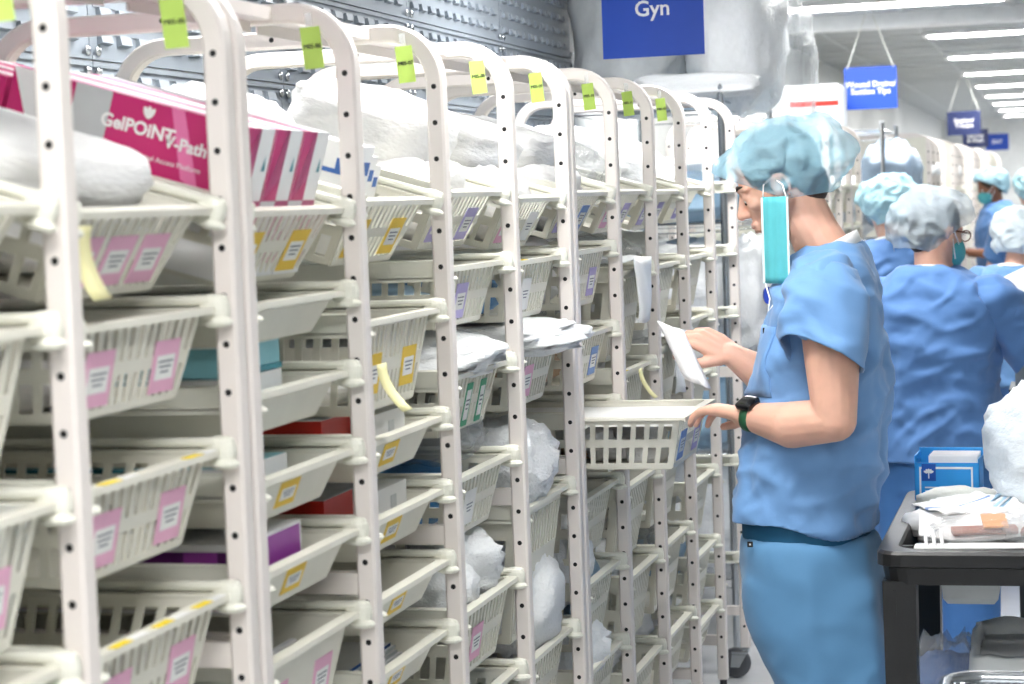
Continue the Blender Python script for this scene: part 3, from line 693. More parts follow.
wire_shelf('chrome wire shelving behind the last rack and the masked man', -.64, -.10, 5.26, 6.50, (.25, .70, 1.12, 1.52, 1.95), 2.03)
wire_shelf('chrome wire shelving beyond the masked man, beside the far racks', -.62, .16, 8.80, 9.70, (.25, .80, 1.35, 1.92), 1.96)
b = MB()
for z0, z1 in ((.4, .45), (1.0, 1.05), (1.6, 1.65)):
    for i in range(0): pass
for q, (z, y, me, sz, lab, nm) in enumerate((
    (.26, 5.62, BAGS, (.46, .5, .34), 'white bag on the bottom shelf of the wire shelving', 'plastic_bag'),
    (.71, 5.60, SKYP, (.46, .5, .26), 'blue wrapped pack on the second shelf of the wire shelving', 'blue_pack'),
    (1.13, 5.62, BAGS, (.5, .55, .30), 'white plastic bag on the middle shelf behind the man', 'plastic_bag'),
    (1.53, 5.60, SKYP, (.46, .5, .16), 'blue wrapped pack on the fourth shelf behind the man', 'blue_pack'),
    (1.53, 6.15, PACKS, (.46, .4, .22), 'white pack on the fourth shelf behind the cap', 'sterile_pack'),
    (.71, 6.15, PACKS, (.46, .4, .28), 'white pack on the second shelf behind the man', 'sterile_pack'))):
    soft(me, T((-.36, y, z+sz[2]/2+.006)), sz, nm, lab, 'plastic bag' if nm == 'plastic_bag' else 'medical pack', i=q)
# plastic wrapped loads on top of the wire shelving
top = 1.96
soft([crumple(21, .6, .10, 1.8, covergrey, 'covered_bundle', 50, 34)], T((-.47, 5.62, top+.27)), (.36, .60, .54), 'covered_bundle', 'grey plastic covered bundle on top of the wire shelving', 'bundle')
soft([crumple(23, .7, .10, 1.8, film, 'covered_bundle', 50, 34)], T((-.11, 5.72, top+.26)), (.32, .60, .52), 'covered_bundle', 'big white plastic covered bundle behind the Gyn sign', 'bundle')
soft([crumple(24, .75, .26, 3.0, clear, 'plastic_cover', 54, 36)], T((.075, 5.94, top+.08)), (.12, .36, .40), 'plastic_cover', 'clear crinkled plastic cover hanging from the white bundle', 'plastic cover')
soft([crumple(26, .5, .10, 2.4, film, 'plastic_sheet', 40, 26)], T((-.20, 5.33, top+.05)), (.40, .16, .08), 'plastic_sheet', 'flat white plastic sheet lying under the big white bundle', 'plastic sheet')
soft([crumple(27, .7, .16, 2.2, film, 'plastic_bag', 44, 28)], T((-.06, 5.55, 1.24)), (.20, .46, .36), 'plastic_bag', 'white plastic bag hanging off the shelving at the man\'s chest', 'plastic bag')
carton(T((-.10, 9.45, 1.93)), (.40, .44, .26), boxgrey, 'grey white carton with a red band on the far wire shelving', panels=(('n', 0, 1, .55, .66, red),))
carton(T((-.36, 9.40, 1.93)), (.22, .44, .20), boxgrey, 'grey carton beside the red banded carton')
soft([crumple(28, .7, .15, 2.0, bagblue, 'plastic_cover', 44, 28)], T((.18, 9.05, 1.64)), (.26, .42, .36), 'plastic_cover', 'bluish clear plastic cover hanging on the far wire shelving', 'plastic cover')
soft(BAGS, T((-.2, 9.25, 1.36+.16)), (.5, .7, .30), 'plastic_bag', 'white bag behind the bluish cover on far shelving', 'plastic bag', i=1)

# ------------------------------------------------------------------ far racks
def far_rack(label, ys, x, levels, cols):
    r = thing('storage_rack', label, 'storage rack', (x, ys[0], 0), 0, 'cream racks along the left wall')
    for k, y in enumerate(ys):
        f = link('upright_frame', frame_me, r, T((0, y-ys[0], 0))); link('cross_rail', rail_me, f); link('cross_rail', low_me, f)
        h = link('adjustment_holes', holes_me, f); h['kind'] = 'stuff'
        for xx in (0, -DEP): link('caster', caster_me, f, T((xx, 0, 0)))
        if k:
            b = MB(); b.box(-.155, -.115, ys[k-1]+.03-ys[0], y-ys[0], 1.918, 1.938); b.box(-DEP-.012, -DEP+.012, ys[k-1]+.03-ys[0], y-ys[0], .21, .245); b.build('tie_beam', steel, r)
            for i, (z, kd, h_) in enumerate(levels):
                for me, yy in ((run_l, ys[k-1]+.03), (run_r, y)): link('runner', me, r, T((0, yy-ys[0], z)))
                basket(kd, h_, T((x+.004, (ys[k-1]+.03+y)/2, z+.004)), 'cream basket, %s level, %s bay of %s' % (ORD[i], ordn[k-1], cols), '', 0, 'baskets of ' + label)
    return r
far_rack('cream rack seen past the masked man\'s cap', [6.62+.471*i for i in range(5)], .06, ((1.63, 'S', .115), (1.44, 'M', .15), (1.245, 'M', .15), (1.0, 'D', .22)), 'rack past the blue cap')
for q, y0 in enumerate((10.55, 12.65, 14.75, 16.85, 19.0)):
    nm = ('first', 'second', 'third', 'fourth', 'fifth')[q]
    r = far_rack('blurred cream rack far down the aisle, %s after the wire shelving' % nm, [y0+.471*i for i in range(4 if q < 3 else 3)], .28+.03*q, ((1.60, 'D', .25), (1.30, 'D', .25), (1.0, 'D', .22)), '%s blurred rack down the aisle' % nm)
    b = MB(); b.box(-DEP+.013, -.013, -.006, .0, .25, 1.915); b.build('end_panel', cream, r)
    soft(BAGS, T((.06+.03*q, y0+.6, 1.72)), (.4, .5, .16), 'plastic_bag', 'white plastic bag in the top of %s blurred rack' % nm, 'plastic bag', i=q)

# ------------------------------------------------------------------ black cart and what it carries
CX0, CX1, CY0, CY1, CZ = .688, 1.34, 2.09, 2.98, .90
ct = thing('utility_cart', 'black plastic utility cart loaded with packs, lower right', 'cart', ((CX0+CX1)/2, (CY0+CY1)/2, 0))
ox, oy = (CX0+CX1)/2, (CY0+CY1)/2
def tray(name, zt, depth, lip, x0, x1, y0, y1):
    b = MB()
    def rr(a, z, rad=.05):
        pts = []
        for cx_, cy_, q in ((x1-a-rad, y1-a-rad, 0), (x0+a+rad, y1-a-rad, 1), (x0+a+rad, y0+a+rad, 2), (x1-a-rad, y0+a+rad, 3)):
            for i in range(5):
                t = pi/2*q + pi/2*i/4; pts.append((cx_+rad*cos(t)-ox, cy_+rad*sin(t)-oy, z))
        return pts
    b.rings([rr(.014, zt-depth-.008), rr(.010, zt-.034), rr(0, zt-.030), rr(0, zt-.006), rr(.005, zt), rr(lip-.005, zt), rr(lip, zt-.006), rr(lip+.006, zt-depth), rr(lip+.05, zt-depth)], 0)
    return b.build(name, cartm, ct, True)
o = tray('top_tray', CZ, .06, .045, CX0, CX1, CY0, CY1)
for q in o.data.polygons: q.use_smooth = False
b = MB(); b.box(CX0+.045-ox, CX1-.045-ox, CY0+.075-oy, CY0+.087-oy, CZ-.06, CZ-.012); b.box(CX0+.045-ox, CX1-.045-ox, CY0+.115-oy, CY0+.122-oy, CZ-.06, CZ-.006); b.build('tray_rib', cartm, ct)
tray('lower_shelf', .22, .05, .03, CX0+.01, CX1-.01, CY0+.01, CY1-.01)
for x in (CX0+.045, CX1-.045):
    for y in (CY0+.055, CY1-.055):
        b = MB(); b.hexa([(x-.026-ox, y-.035-oy, .10), (x+.026-ox, y-.035-oy, .10), (x+.026-ox, y+.035-oy, .10), (x-.026-ox, y+.035-oy, .10), (x-.033-ox, y-.04-oy, CZ-.062), (x+.033-ox, y-.04-oy, CZ-.062), (x+.033-ox, y+.04-oy, CZ-.062), (x-.033-ox, y+.04-oy, CZ-.062)])
        b.box(x-.012-ox, x-.006-ox, y-.042-oy, y-.038-oy, CZ-.13, CZ-.08); b.build('leg', cartm, ct)
        b = MB(); rg = [[(x-ox+rr_*cos(2*pi*k/16), y-oy+yy, .052+rr_*sin(2*pi*k/16)) for k in range(16)] for yy, rr_ in ((-.016, .04), (-.012, .05), (.012, .05), (.016, .04))]; b.rings(rg); b.build('caster', rubber_dark, ct)
FL = CZ-.06   # floor of the tray
# blue carton, open at the top
bx = thing('supply_carton', 'open bright blue carton holding white sheets, on the black cart', 'box', M=T((.795, 2.84, FL)) @ RZ(-.06) @ Matrix.Scale(.84, 4))
w_, d_, h_ = .175, .11, .205
b = MB()
for q in ((-w_/2, w_/2, -d_/2, -d_/2+.003, 0, h_-.03), (-w_/2, w_/2, d_/2-.003, d_/2, 0, h_), (-w_/2, -w_/2+.003, -d_/2, d_/2, 0, h_-.01), (w_/2-.003, w_/2, -d_/2, d_/2, 0, h_-.02), (-w_/2, w_/2, -d_/2, d_/2, 0, .003)): b.box(*q)
b.build('box_body', boxblue, bx)
b = MB(); e = -d_/2-.0006
b.box(-.075, .07, e, e+.0005, .158, .164); b.box(-.075, -.07, e, e+.0005, .03, .164); b.box(.065, .07, e, e+.0005, .03, .164); b.build('white_line', boxwhite, bx)
b = MB(); b.box(-.068, -.03, e-.0006, e, .125, .172); b.build('logo_square', logoblue, bx)
b = MB()
for a in (-1.1, -.5, 0, .5, 1.1): b.ell((-.049+.009*sin(a), e-.001, .147+.009*cos(a)*.7), (.0035, .0006, .006), M=RY(a), nu=8, nv=6)
b.box(-.0505, -.0475, e-.0012, e-.0005, .132, .15); b.build('logo_mark', boxwhite, bx)
b = MB(); b.box(-.06, 0, e-.0002, e, .105, .109); b.box(-.06, -.02, e-.0002, e, .096, .099); b.build('print_line', boxwhite, bx)
for q in range(11):
    b = MB(); yy = -d_/2+.010+.0085*q
    b.box(-.05 + .002*(q % 3), .082, yy, yy+.006, .01, h_-.012+.004*sin(q*2.1)); o = b.build('folded_sheet', white, None, M=bx.matrix_world.copy()); tag(o, 'folded white sheet standing in the open blue carton', 'sheet', 'sheets in the blue carton')
def roll_pack(M, L, r, m, label, name, cat='medical pack', seed=1):
    b = MB(); rings = []
    for i in range(15):
        t = i/14; rr_ = r*(.35+.65*min(1, 4*t, 4*(1-t)+.12))
        rings.append([Vector(((t-.5)*L, cos(a)*rr_*1.25, sin(a)*rr_*.8)) + Vector((0, 1, 1))*.006*fold((t*6, cos(a)*2, sin(a)*2), 1, seed) for a in [2*pi*k/16 for k in range(16)]])
    b.rings(rings); o = b.build(name, m, None, True, M); return tag(o, label, cat)
roll_pack(T((.825, 2.68, FL+.080)) @ RZ(.05), .19, .034, mat('wrap_grey', 'D6D8D0', .4, bump=.4), 'grey white wrapped roll in front of the blue carton', 'wrapped_roll', seed=2)
roll_pack(T((.757, 2.50, FL+.055)) @ RZ(1.2), .10, .034, white, 'small white roll in the corner of the black cart', 'wrapped_roll', seed=4)
soft(PACKS, T((.875, 2.55, FL+.05)), (.24, .24, .09), 'sterile_pack', 'white pack underneath the fan of blue strips', 'medical pack', i=2)
soft(PACKS, T((1.02, 2.72, FL+.06)), (.22, .28, .11), 'sterile_pack', 'white pack between the blue carton and the pale bag', 'medical pack', i=1)
def sheet(M, w_, l_, m, label, seed, amp=.012, cat='sheet', name='folded_sheet', group=None, stripe=None):
    b = MB(); n = 10
    for a in range(n):
        for c in range(n):
            def f(i, k): return ((i/n-.5)*l_, (k/n-.5)*w_, amp*fold((i/n*2.2, k/n*2.2, seed), 1.0) + amp*.6*sin(i/n*4+seed))
            b.quad([f(a, c), f(a+1, c), f(a+1, c+1), f(a, c+1)], 1 if stripe and c in stripe else 0)
    o = weld(b.build(name, [m, bluec], None, True, M)); sd = o.modifiers.new('s', 'SOLIDIFY'); sd.thickness = .004; sd.offset = 1
    return tag(o, label, cat, group)
sheet(T((.84, 2.42, FL+.105)) @ RZ(.9) @ RX(.15), .09, .20, white, 'white folded sheet with one thin blue line, on the cart', 3, stripe=(5,))
for q, a in enumerate((.45, .60, .75, .90)):
    sheet(T((.955+.014*q, 2.50-.01*q, FL+.14)) @ RZ(a) @ RY(-.55) @ RX(.25*q-.3), .042, .30, skyblue if q % 2 == 0 else white, ('lowest pale blue strip of the fan on the cart', 'lower white strip of the fan on the cart', 'upper pale blue strip of the fan on the cart', 'topmost white strip of the fan on the cart')[q], q+5, .006, 'strip', 'folded_strip', 'blue strips on the cart' if q % 2 == 0 else 'white strips on the cart')
sheet(T((.93, 2.33, FL+.085)) @ RZ(.05) @ RX(.25), .16, .34, white, 'long white wrapper lying across the front of the cart', 9, .012)
for q, (x, y, a, lab) in enumerate(((.90, 2.27, .15, 'clear pouch with brown swab sticks at the front of the cart'), (1.04, 2.26, -.1, 'clear pouch with orange label at the front of the cart'), (1.09, 2.42, .5, 'clear pouch with brown and orange contents beside the pale bag'))):
    r = thing('swab_pouch', lab, 'pouch', M=T((x, y, FL+.075 + .03*(q == 2))) @ RZ(a))
    link('pouch_film', BAGC[q % 2], r, Matrix.Diagonal((.19, .10, .06, 1)))
    b = MB()
    for k in range(3): b.tube([(-.07, -.02+.02*k, 0), (.06, -.022+.02*k, .003)], .007, 8)
    b.build('swab_stick', stain, r)
    b = MB(); b.box(-.01, .04, -.03, .03, .02, .024, M=RX(.3)); b.build('pouch_label', orange, r)
sheet(T((1.02, 2.185, FL+.055)), .05, .52, white, 'white strip lying in the front groove of the cart', 12, .003)
b = MB()
for q in range(3): b.tube([(.016*q-.016, .0, .0), (.016*q-.02, .012, .035)], .004, 6)
b.box(-.024, .03, -.01, .004, -.004, .003)
o = b.build('plastic_clip', signwhite, None, M=T((.80, 2.185, FL+.052))); tag(o, 'small white three-toothed clip in the front groove of cart', 'clip')
soft([crumple(31, .8, .10, 1.9, bagpale, 'plastic_bag', 50, 34)], T((1.10, 2.62, FL+.20)), (.38, .42, .28), 'plastic_bag', 'large pale tied plastic bag on the black cart', 'plastic bag')
carton(T((1.16, 2.92, FL)), (.16, .1, .24), navy, 'navy carton with a yellow top behind the pale bag', panels=(('n', 0, 1, .8, 1, yellow),))
# under the cart
bn = thing('waste_bin', 'white waste bin with a folded liner, under the black cart', 'bin', (1.02, 2.46, .175)); bn.scale = (1, 1, 1.12)
b = MB(); rg = []
for z, s in ((0, .86), (.02, .88), (.40, 1.0)): rg.append([(.15*s*max(-1, min(1, 1.35*cos(t))), .19*s*max(-1, min(1, 1.35*sin(t))), z) for t in [2*pi*k/28 for k in range(28)]])
b.rings(rg); b.build('bin_body', boxwhite, bn, True)
b = MB(); rg = []
for z, s, am in ((.20, 1.06, .010), (.30, 1.10, .012), (.38, 1.12, .008), (.425, 1.08, .004), (.43, 1.0, .004), (.40, .96, .006), (.25, .92, .008)):
    rg.append([((.15*s+am*fold((cos(t)*3, sin(t)*3, z*3), 1.5))*max(-1, min(1, 1.35*cos(t))), (.19*s+am*sin(t*9+z*9))*max(-1, min(1, 1.35*sin(t))), z + .010*fold((cos(t)*2, sin(t)*2, z), 1.5)) for t in [2*pi*k/60 for k in range(60)]])
b.rings(rg, cap=False); b.build('bin_liner', liner, bn, True)
r = thing('scrub_bag', 'clear plastic bag of blue cloth beside the bin under the cart', 'plastic bag', (.80, 2.44, .175))
link('bag_film', BAGC[0], r, T((0, 0, .21)) @ Matrix.Diagonal((.20, .30, .44, 1)))
bc = crumple(33, .6, .12, 2.2, mat('cloth_blue', '1C5FA8', .7), 'blue_cloth')
link('blue_cloth', bc, r, T((0, 0, .14)) @ Matrix.Diagonal((.18, .25, .26, 1))); link('blue_cloth', bc, r, T((.01, .01, .35)) @ RZ(1) @ Matrix.Diagonal((.17, .19, .15, 1)))
b = MB(); b.rings([[(sx*(.07-.015*k), sy*(.10-.02*k), z) for sx, sy in ((-1, -1), (1, -1), (1, 1), (-1, 1))] for k, z in ((1, 0), (.3, .015), (0, .07), (-.2, .075))])
o = b.build('plastic_basin', boxgrey, None, M=T((.865, 2.34, .762)) @ Matrix.Scale(.85, 4)); tag(o, 'grey white plastic basin hanging under the top of the cart', 'basin')
# steel trolley at the bottom right
tr = thing('steel_trolley', 'polished steel trolley cut by the lower right corner', 'trolley', (1.14, 1.28, 0))
pts = []
for cx_, cy_, q in ((.22, .17, 0), (-.22, .17, 1), (-.22, -.17, 2), (.22, -.17, 3)):
    for i in range(6): t = pi/2*q+pi/2*i/5; pts.append((cx_+.06*cos(t), cy_+.06*sin(t), .785))
b = MB(); b.tube(pts, .013, 12, closed=True); b.build('top_rail', chrome, tr, True)
b = MB(); b.box(-.26, .26, -.21, .21, .745, .755); b.build('top_shelf', chrome, tr); b = MB(); b.box(-.26, .26, -.21, .21, .25, .26); b.build('lower_shelf', chrome, tr)
for sx in (-1, 1):
    for sy in (-1, 1):
        b = MB(); b.tube([(sx*.25, sy*.20, .1), (sx*.25, sy*.20, .785)], .012, 10); b.build('leg', chrome, tr, True)
        b = MB(); b.rings([[(sx*.25+.045*cos(2*pi*k/16), sy*.20+yy, .047+.045*sin(2*pi*k/16)) for k in range(16)] for yy in (-.012, .012)]); b.tube([(sx*.25, sy*.2, .09), (sx*.25, sy*.2, .11)], .02, 8); b.build('caster', rubber, tr)
# workstation behind the woman
ws = thing('computer_station', 'grey flat screen on a black stand beside the woman with glasses', 'computer', (1.20, 4.75, 0))
b = MB(); b.box(-.30, .30, -.012, .012, .98, 1.26); b.build('screen_back', screen, ws)
b = MB(); b.box(-.32, .32, -.03, .26, .93, .97); b.box(-.30, -.26, -.02, .02, .0, .95); b.box(.26, .30, -.02, .02, 0, .95); b.box(-.30, .30, -.02, .02, .2, .24); b.build('stand', cartm, ws)

# ------------------------------------------------------------------ people
def V(*a): return Vector(a)
def frame3(f, u):      # columns forward, left, up
    f = Vector(f).normalized(); u = Vector(u); u = (u - f*u.dot(f)).normalized(); l = u.cross(f)
    return Matrix((f, l, u)).transposed()
def loft(mb, rings, F, n=28, ex=0.85):
    out = []
    for c, a, s in rings:
        c = Vector(c); r = []
        for k in range(n):
            t = 2*pi*k/n
            r.append(c + F @ Vector((a*math.copysign(abs(cos(t))**ex, cos(t)), s*math.copysign(abs(sin(t))**ex, sin(t)), 0)))
        out.append(r)
    mb.rings(out)
def hand(mb, wr, d, w, n, s=1.0, curl=(.3, .5, .4), thumb=1, spread=.10, thumb_in=.5, fcurl=None):
    # wr wrist, d towards the fingers, w towards the thumb side, n out of the back of the hand
    d, w, n = Vector(d).normalized(), Vector(w).normalized(), Vector(n).normalized(); wr = Vector(wr)
    kn = []
    for i, (o, L) in enumerate(((.030, .090), (.010, .094), (-.010, .090), (-.029, .082))):
        k = wr + d*L*s + w*o*s + n*(.003 - .004*abs(i-1.2))*s; kn.append(k)
        mb.chain([wr + w*o*.55*s + d*.01*s, wr + d*L*.55*s + w*o*.85*s, k], [.016*s, .0135*s, .0098*s], 10)
    for i, (k, L) in enumerate(zip(kn, (.072, .080, .074, .058))):
        dd = (d + w*(spread*(1.2-i))).normalized(); nn = n
        p = k; pts = [p]; ang = 0
        c_ = (fcurl or {}).get(i, curl)
        for q, fr in zip(c_, (.46, .30, .24)):
            ang += q; p = p + (dd*cos(ang) - nn*sin(ang))*L*fr*s; pts.append(p)
        mb.chain(pts, [.0096*s, .0084*s, .0078*s, .0066*s], 10)
    a = wr + d*.022*s + w*.026*s - n*.004*s; b_ = a + (d*.75 + w*.55 - n*thumb_in*.6).normalized()*.040*s
    c = b_ + (d*.95 + w*.10 - n*thumb_in).normalized()*.034*s; e = c + (d*1.0 - w*.15 - n*thumb_in*.8).normalized()*.026*s
    mb.chain([a, b_, c, e], [.016*s, .0125*s, .0105*s, .008*s], 10)
    return kn
def head(mb, H, R, s=1.0, chin=True):
    def P_(f, l, u): return H + R @ Vector((f, l, u))*s
    def e(f, l, u, a, b_, c): mb.ell(P_(f, l, u), (a*s, b_*s, c*s), M=R, nu=20, nv=14)
    e(-.012, 0, .048, .094, .074, .084); e(.022, 0, .0, .062, .060, .090); e(.038, 0, -.055, .044, .046, .046)
    e(.060, 0, -.088, .022, .024, .018)                               # chin
    for q in (-1, 1):
        mb.cap(P_(-.005, .055*q, -.030), P_(.045, .030*q, -.085), .020*s, .016*s)    # jaw
        e(.058, .036*q, -.006, .020, .022, .018)                     # cheekbone
        mb.cap(P_(.080, .012*q, .036), P_(.064, .046*q, .032), .010*s, .009*s)       # brow ridge
        e(.068, .031*q, .014, .015, .015, .012)                      # eyelids
        e(.092, .010*q, -.020, .009, .008, .008)                     # nostril wings
        mb.cap(P_(-.008, .074*q, .022), P_(-.002, .078*q, -.022), .012*s, .009*s)    # ear
        mb.tube([P_(-.012 + .018*cos(t), (.079+.006*cos(t+2))*q, .002 + .029*sin(t)) for t in [pi*k/6 for k in range(-1, 9)]], .0048*s, 8)
    mb.chain([P_(.078, 0, .030), P_(.092, 0, .004), P_(.104, 0, -.016)], [.009*s, .010*s, .011*s], 10)   # nose
    mb.cap(P_(.080, -.020, -.046), P_(.080, .020, -.046), .0072*s, .0072*s); mb.cap(P_(.086, -.010, -.045), P_(.086, .010, -.045), .0072*s, .0072*s)
    mb.cap(P_(.078, -.016, -.058), P_(.078, .016, -.058), .0078*s, .0078*s); mb.cap(P_(.083, -.008, -.058), P_(.083, .008, -.058), .0078*s, .0078*s)
    e(.066, 0, -.034, .020, .026, .014)
    return P_
def cloth_finish(me, name, mats, parent, amp=.006, seed=0, zf=.45, cuts=(), thick=.0025, fine=.5, drape=None):
    n = [Vector(v.normal) for v in me.vertices]
    for i, v in enumerate(me.vertices):
        p = v.co
        a = amp*(.55*ridge((p.x*9, p.y*9, p.z*9*zf), 1.0, seed) + .30*ridge((p.x*19+p.z*6, p.y*19, p.z*15), 1.0, seed+5)*fine*2 + .25*fold(p, 38, seed)*fine)
        if drape: a += drape(p)
        v.co = p + n[i]*a
    if cuts:
        bm = bmesh.new(); bm.from_mesh(me)
        for g, d in cuts:
            val = {v: g(v.co) for v in bm.verts}
            kill = [f for f in bm.faces if all(val[v] < 0 for v in f.verts)]
            bmesh.ops.delete(bm, geom=kill, context='FACES')
            loose = [v for v in bm.verts if not v.link_faces]
            bmesh.ops.delete(bm, geom=loose, context='VERTS')
            for v in bm.verts:
                q = val.get(v, 0)
                if q < 0: v.co = v.co + Vector(d)*min(-q, .03)
        bm.to_mesh(me); bm.free()
    me.materials.clear()
    for m in mats: me.materials.append(m)
    me.polygons.foreach_set('use_smooth', [True]*len(me.polygons))
    o = link(name, me, parent)
    if thick: sd = o.modifiers.new('s', 'SOLIDIFY'); sd.thickness = thick; sd.offset = 1
    return o
def local(o, root):   # keep world geometry while parented
    o.matrix_parent_inverse = root.matrix_world.inverted()
def person(label, J, mats, vox=.006, group=None):
    root = thing('person', label, 'person', J['foot'], 0, group)
    F = frame3(J['fwd'], (0, 0, 1)); R = frame3(J['hf'], J['hu']); H = Vector(J['head']); s = J.get('hs', 1.0)
    mb = MB(); P_ = head(mb, H, R, s)
    nb = Vector(J['neck'])
    mb.chain([P_(-.020, 0, -.01), (P_(-.022, 0, -.06)+nb)/2, nb, nb + V(0, 0, -.06)], [.056*s, .055*s, .062*s, .09*s], 16)
    inner = [(c, a*.86-.004, w_*.86-.004) for c, a, w_ in J['torso']]
    loft(mb, inner, F)
    sk = J.get('arms', {})
    for sd_, A in sk.items():
        mb.chain(A['pts'], A['r'], 16)
        hd = A.get('hand')
        if hd: hand(mb, **hd)
        mb.cap(nb + V(0, 0, -.07), A['pts'][0], .06, A['r'][0]*.95)
    for L in J['legs']:
        mb.chain(L, [.085, .058, .040], 14)
        mb.chain([Vector(L[-1]), Vector(L[-1]) + F @ V(.10, 0, -.045)], [.042, .032], 12)
    body = remesh(mb, vox, 3); body.materials.append(mats['skin'])
    ob = link('body', body, root); local(ob, root)
    # hair under the cap
    hb_ = MB(); hb_.ell(P_(-.018, 0, .052), (.094*s, .081*s, .088*s), M=R, nu=24, nv=16)
    if J.get('nape'): hb_.ell(P_(-.055, 0, -.010), (.050*s, .056*s, .055*s), M=R, nu=20, nv=12)
    o = hb_.build('hair', hairm, root, True); local(o, root)
    return root, F, R, P_
def bouffant(root, R, P_, ells, m, cut, seed, amp=.007, vox=.007, band=True):
    mb = MB()
    for f, l, u, a, b_, c in ells: mb.ell(P_(f, l, u), (a, b_, c), M=R, nu=28, nv=18)
    me = remesh(mb, vox, 4, 'cap')
    c0 = P_(0, 0, 0); Ri = R.transposed()
    def cutf(p): return p.z - cut(p)
    o = cloth_finish(me, 'bouffant_cap', [m], root, amp, seed, 1.0, ((cutf, (0, 0, 1)),), .0, 1.1, lambda p: .016*max(0, ridge((p.x*9+p.z*6, p.y*9, p.z*9-p.x*7), 1, seed)-.3) + .010*max(0, ridge((p.x*21, p.y*21+p.z*9, p.z*21), 1, seed+3)-.35) - .006); local(o, root)
    return o

# --- the masked man at the racks
B0 = V(.53, 2.52, 0)
ft = (.56, 2.50, 0)
mt = [((.497, 2.52, .80), .150, .178), ((.500, 2.52, .90), .150, .182), ((.520, 2.52, 1.02), .155, .178), ((.538, 2.52, 1.16), .152, .176), ((.552, 2.52, 1.28), .136, .178), ((.556, 2.52, 1.37), .118, .190), ((.560, 2.52, 1.43), .095, .170), ((.562, 2.52, 1.47), .072, .105)]
man = dict(foot=ft, fwd=(-1, 0, 0), hf=(-.915, 0, -.40), hu=(-.40, 0, .915), head=(.466, 2.52, 1.628), neck=(.560, 2.52, 1.480), torso=mt, nape=True,
    arms={'l': dict(pts=[V(.580, 2.345, 1.415), V(.592, 2.29, 1.27), V(.596, 2.278, 1.145), V(.50, 2.325, 1.130), V(.396, 2.405, 1.140), V(.385, 2.414, 1.141)], r=[.066, .058, .046, .050, .029, .027],
                    hand=dict(wr=(.392, 2.408, 1.143), s=1.08, d=(-.80, .58, .10), w=(.55, .80, -.12), n=(.05, .10, 1), curl=(.34, .42, .35), thumb_in=.45, spread=.08)),
          'r': dict(pts=[V(.550, 2.695, 1.415), V(.49, 2.745, 1.28), V(.452, 2.765, 1.150), V(.39, 2.745, 1.195), V(.321, 2.72, 1.246), V(.310, 2.717, 1.252)], r=[.064, .055, .045, .048, .029, .027],
                    hand=dict(wr=(.318, 2.719, 1.249), d=(-.80, -.10, .50), w=(-.30, -.70, -.55), n=(.45, -.45, .72), curl=(.62, .75, .45), thumb_in=.55, spread=.03))},
    legs=[(V(.50, 2.43, .88), V(.555, 2.42, .50), V(.64, 2.43, .09)), (V(.50, 2.61, .88), V(.545, 2.62, .50), V(.62, 2.62, .09))])
MAN, F, R, P_ = person('man in blue scrubs and pale blue cap, teal mask hanging from one ear', man, dict(skin=skin), vox=.0035)
# scrub top
mb = MB()
loft(mb, [((.500, 2.52, .885), .140, .176), ((.502, 2.52, .93), .142, .178), ((.518, 2.52, 1.02), .148, .176), ((.536, 2.52, 1.16), .146, .174), ((.548, 2.52, 1.28), .132, .180), ((.554, 2.52, 1.37), .118, .194), ((.560, 2.52, 1.43), .098, .180), ((.566, 2.52, 1.475), .080, .123), ((.568, 2.52, 1.50), .066, .080)], F)
mb.chain([V(.565, 2.37, 1.425), V(.577, 2.335, 1.40), V(.580, 2.318, 1.36)], [.072, .076, .068], 20); mb.chain([V(.555, 2.67, 1.425), V(.54, 2.71, 1.38), V(.53, 2.715, 1.36)], [.072, .076, .068], 20)
me = remesh(mb, .0065, 3, 'top')
def crease(p, sd=0): return max(0, ridge((p.x*6+p.z*5, p.y*6, p.z*8-p.x*3), 1, sd)-.35) + .7*max(0, ridge((p.x*11-p.z*7, p.y*10, p.z*12), 1, sd+4)-.4)
def drape(p):
    k = max(0, min(1, (1.38-p.z)/.4)); a = math.atan2(p.y-2.52, p.x-.53)
    return .005*k*sin(a*9 + 4*fold(p, 3)) + .010*k*ridge((p.x*5, p.y*5, p.z*1.3), 1, 3) + .016*crease(p, 9) - .008
cuts = ((lambda p: p.z - (.897 - .13*(p.x-.5) + .008*sin(p.x*26+p.y*9)), (0, 0, 1)),
        (lambda p: max((p-V(.545, 2.52, 1.51)).length - .085, 1.44 + (p.x-.56)*.55 - p.z), (0, 0, -.6)))
TOP = cloth_finish(me, 'scrub_top', [scrub], MAN, .007, 2, .4, cuts, .003, .8, drape); local(TOP, MAN)
def sleeve(root, top, pts, rs, m, seed, amp=.008, n=48, seg=36, tilt=0.0):
    pts = [Vector(p) for p in pts]; b = MB(); rings = []
    ax = (pts[-1]-pts[0]).normalized(); x = ax.cross(V(0, 0, 1)).normalized(); y = x.cross(ax)
    for i in range(seg+1):
        t = i/seg*(len(pts)-1); k = min(int(t), len(pts)-2); fr = t-k
        c = pts[k].lerp(pts[k+1], fr); r = rs[k]*(1-fr)+rs[k+1]*fr; ring = []
        for j in range(n):
            d_ = x*cos(2*pi*j/n) + y*sin(2*pi*j/n); p = c + d_*r
            w_ = amp*(i/seg+.25)*(.7*ridge((p.x*8, p.y*8, p.z*6), 1, seed) + .4*ridge((p.x*17+p.z*8, p.y*17, p.z*13), 1, seed+2) - .3) + .013*crease(p, seed)
            ring.append(p + d_*w_ + ax*((.008*sin(2*pi*j/n*2+seed) + tilt*d_.x)*(i/seg)))
        rings.append(ring)
    b.rings(rings, cap=False); o = b.build('sleeve', m, top, True); sd = o.modifiers.new('s', 'SOLIDIFY'); sd.thickness = .003
    return o
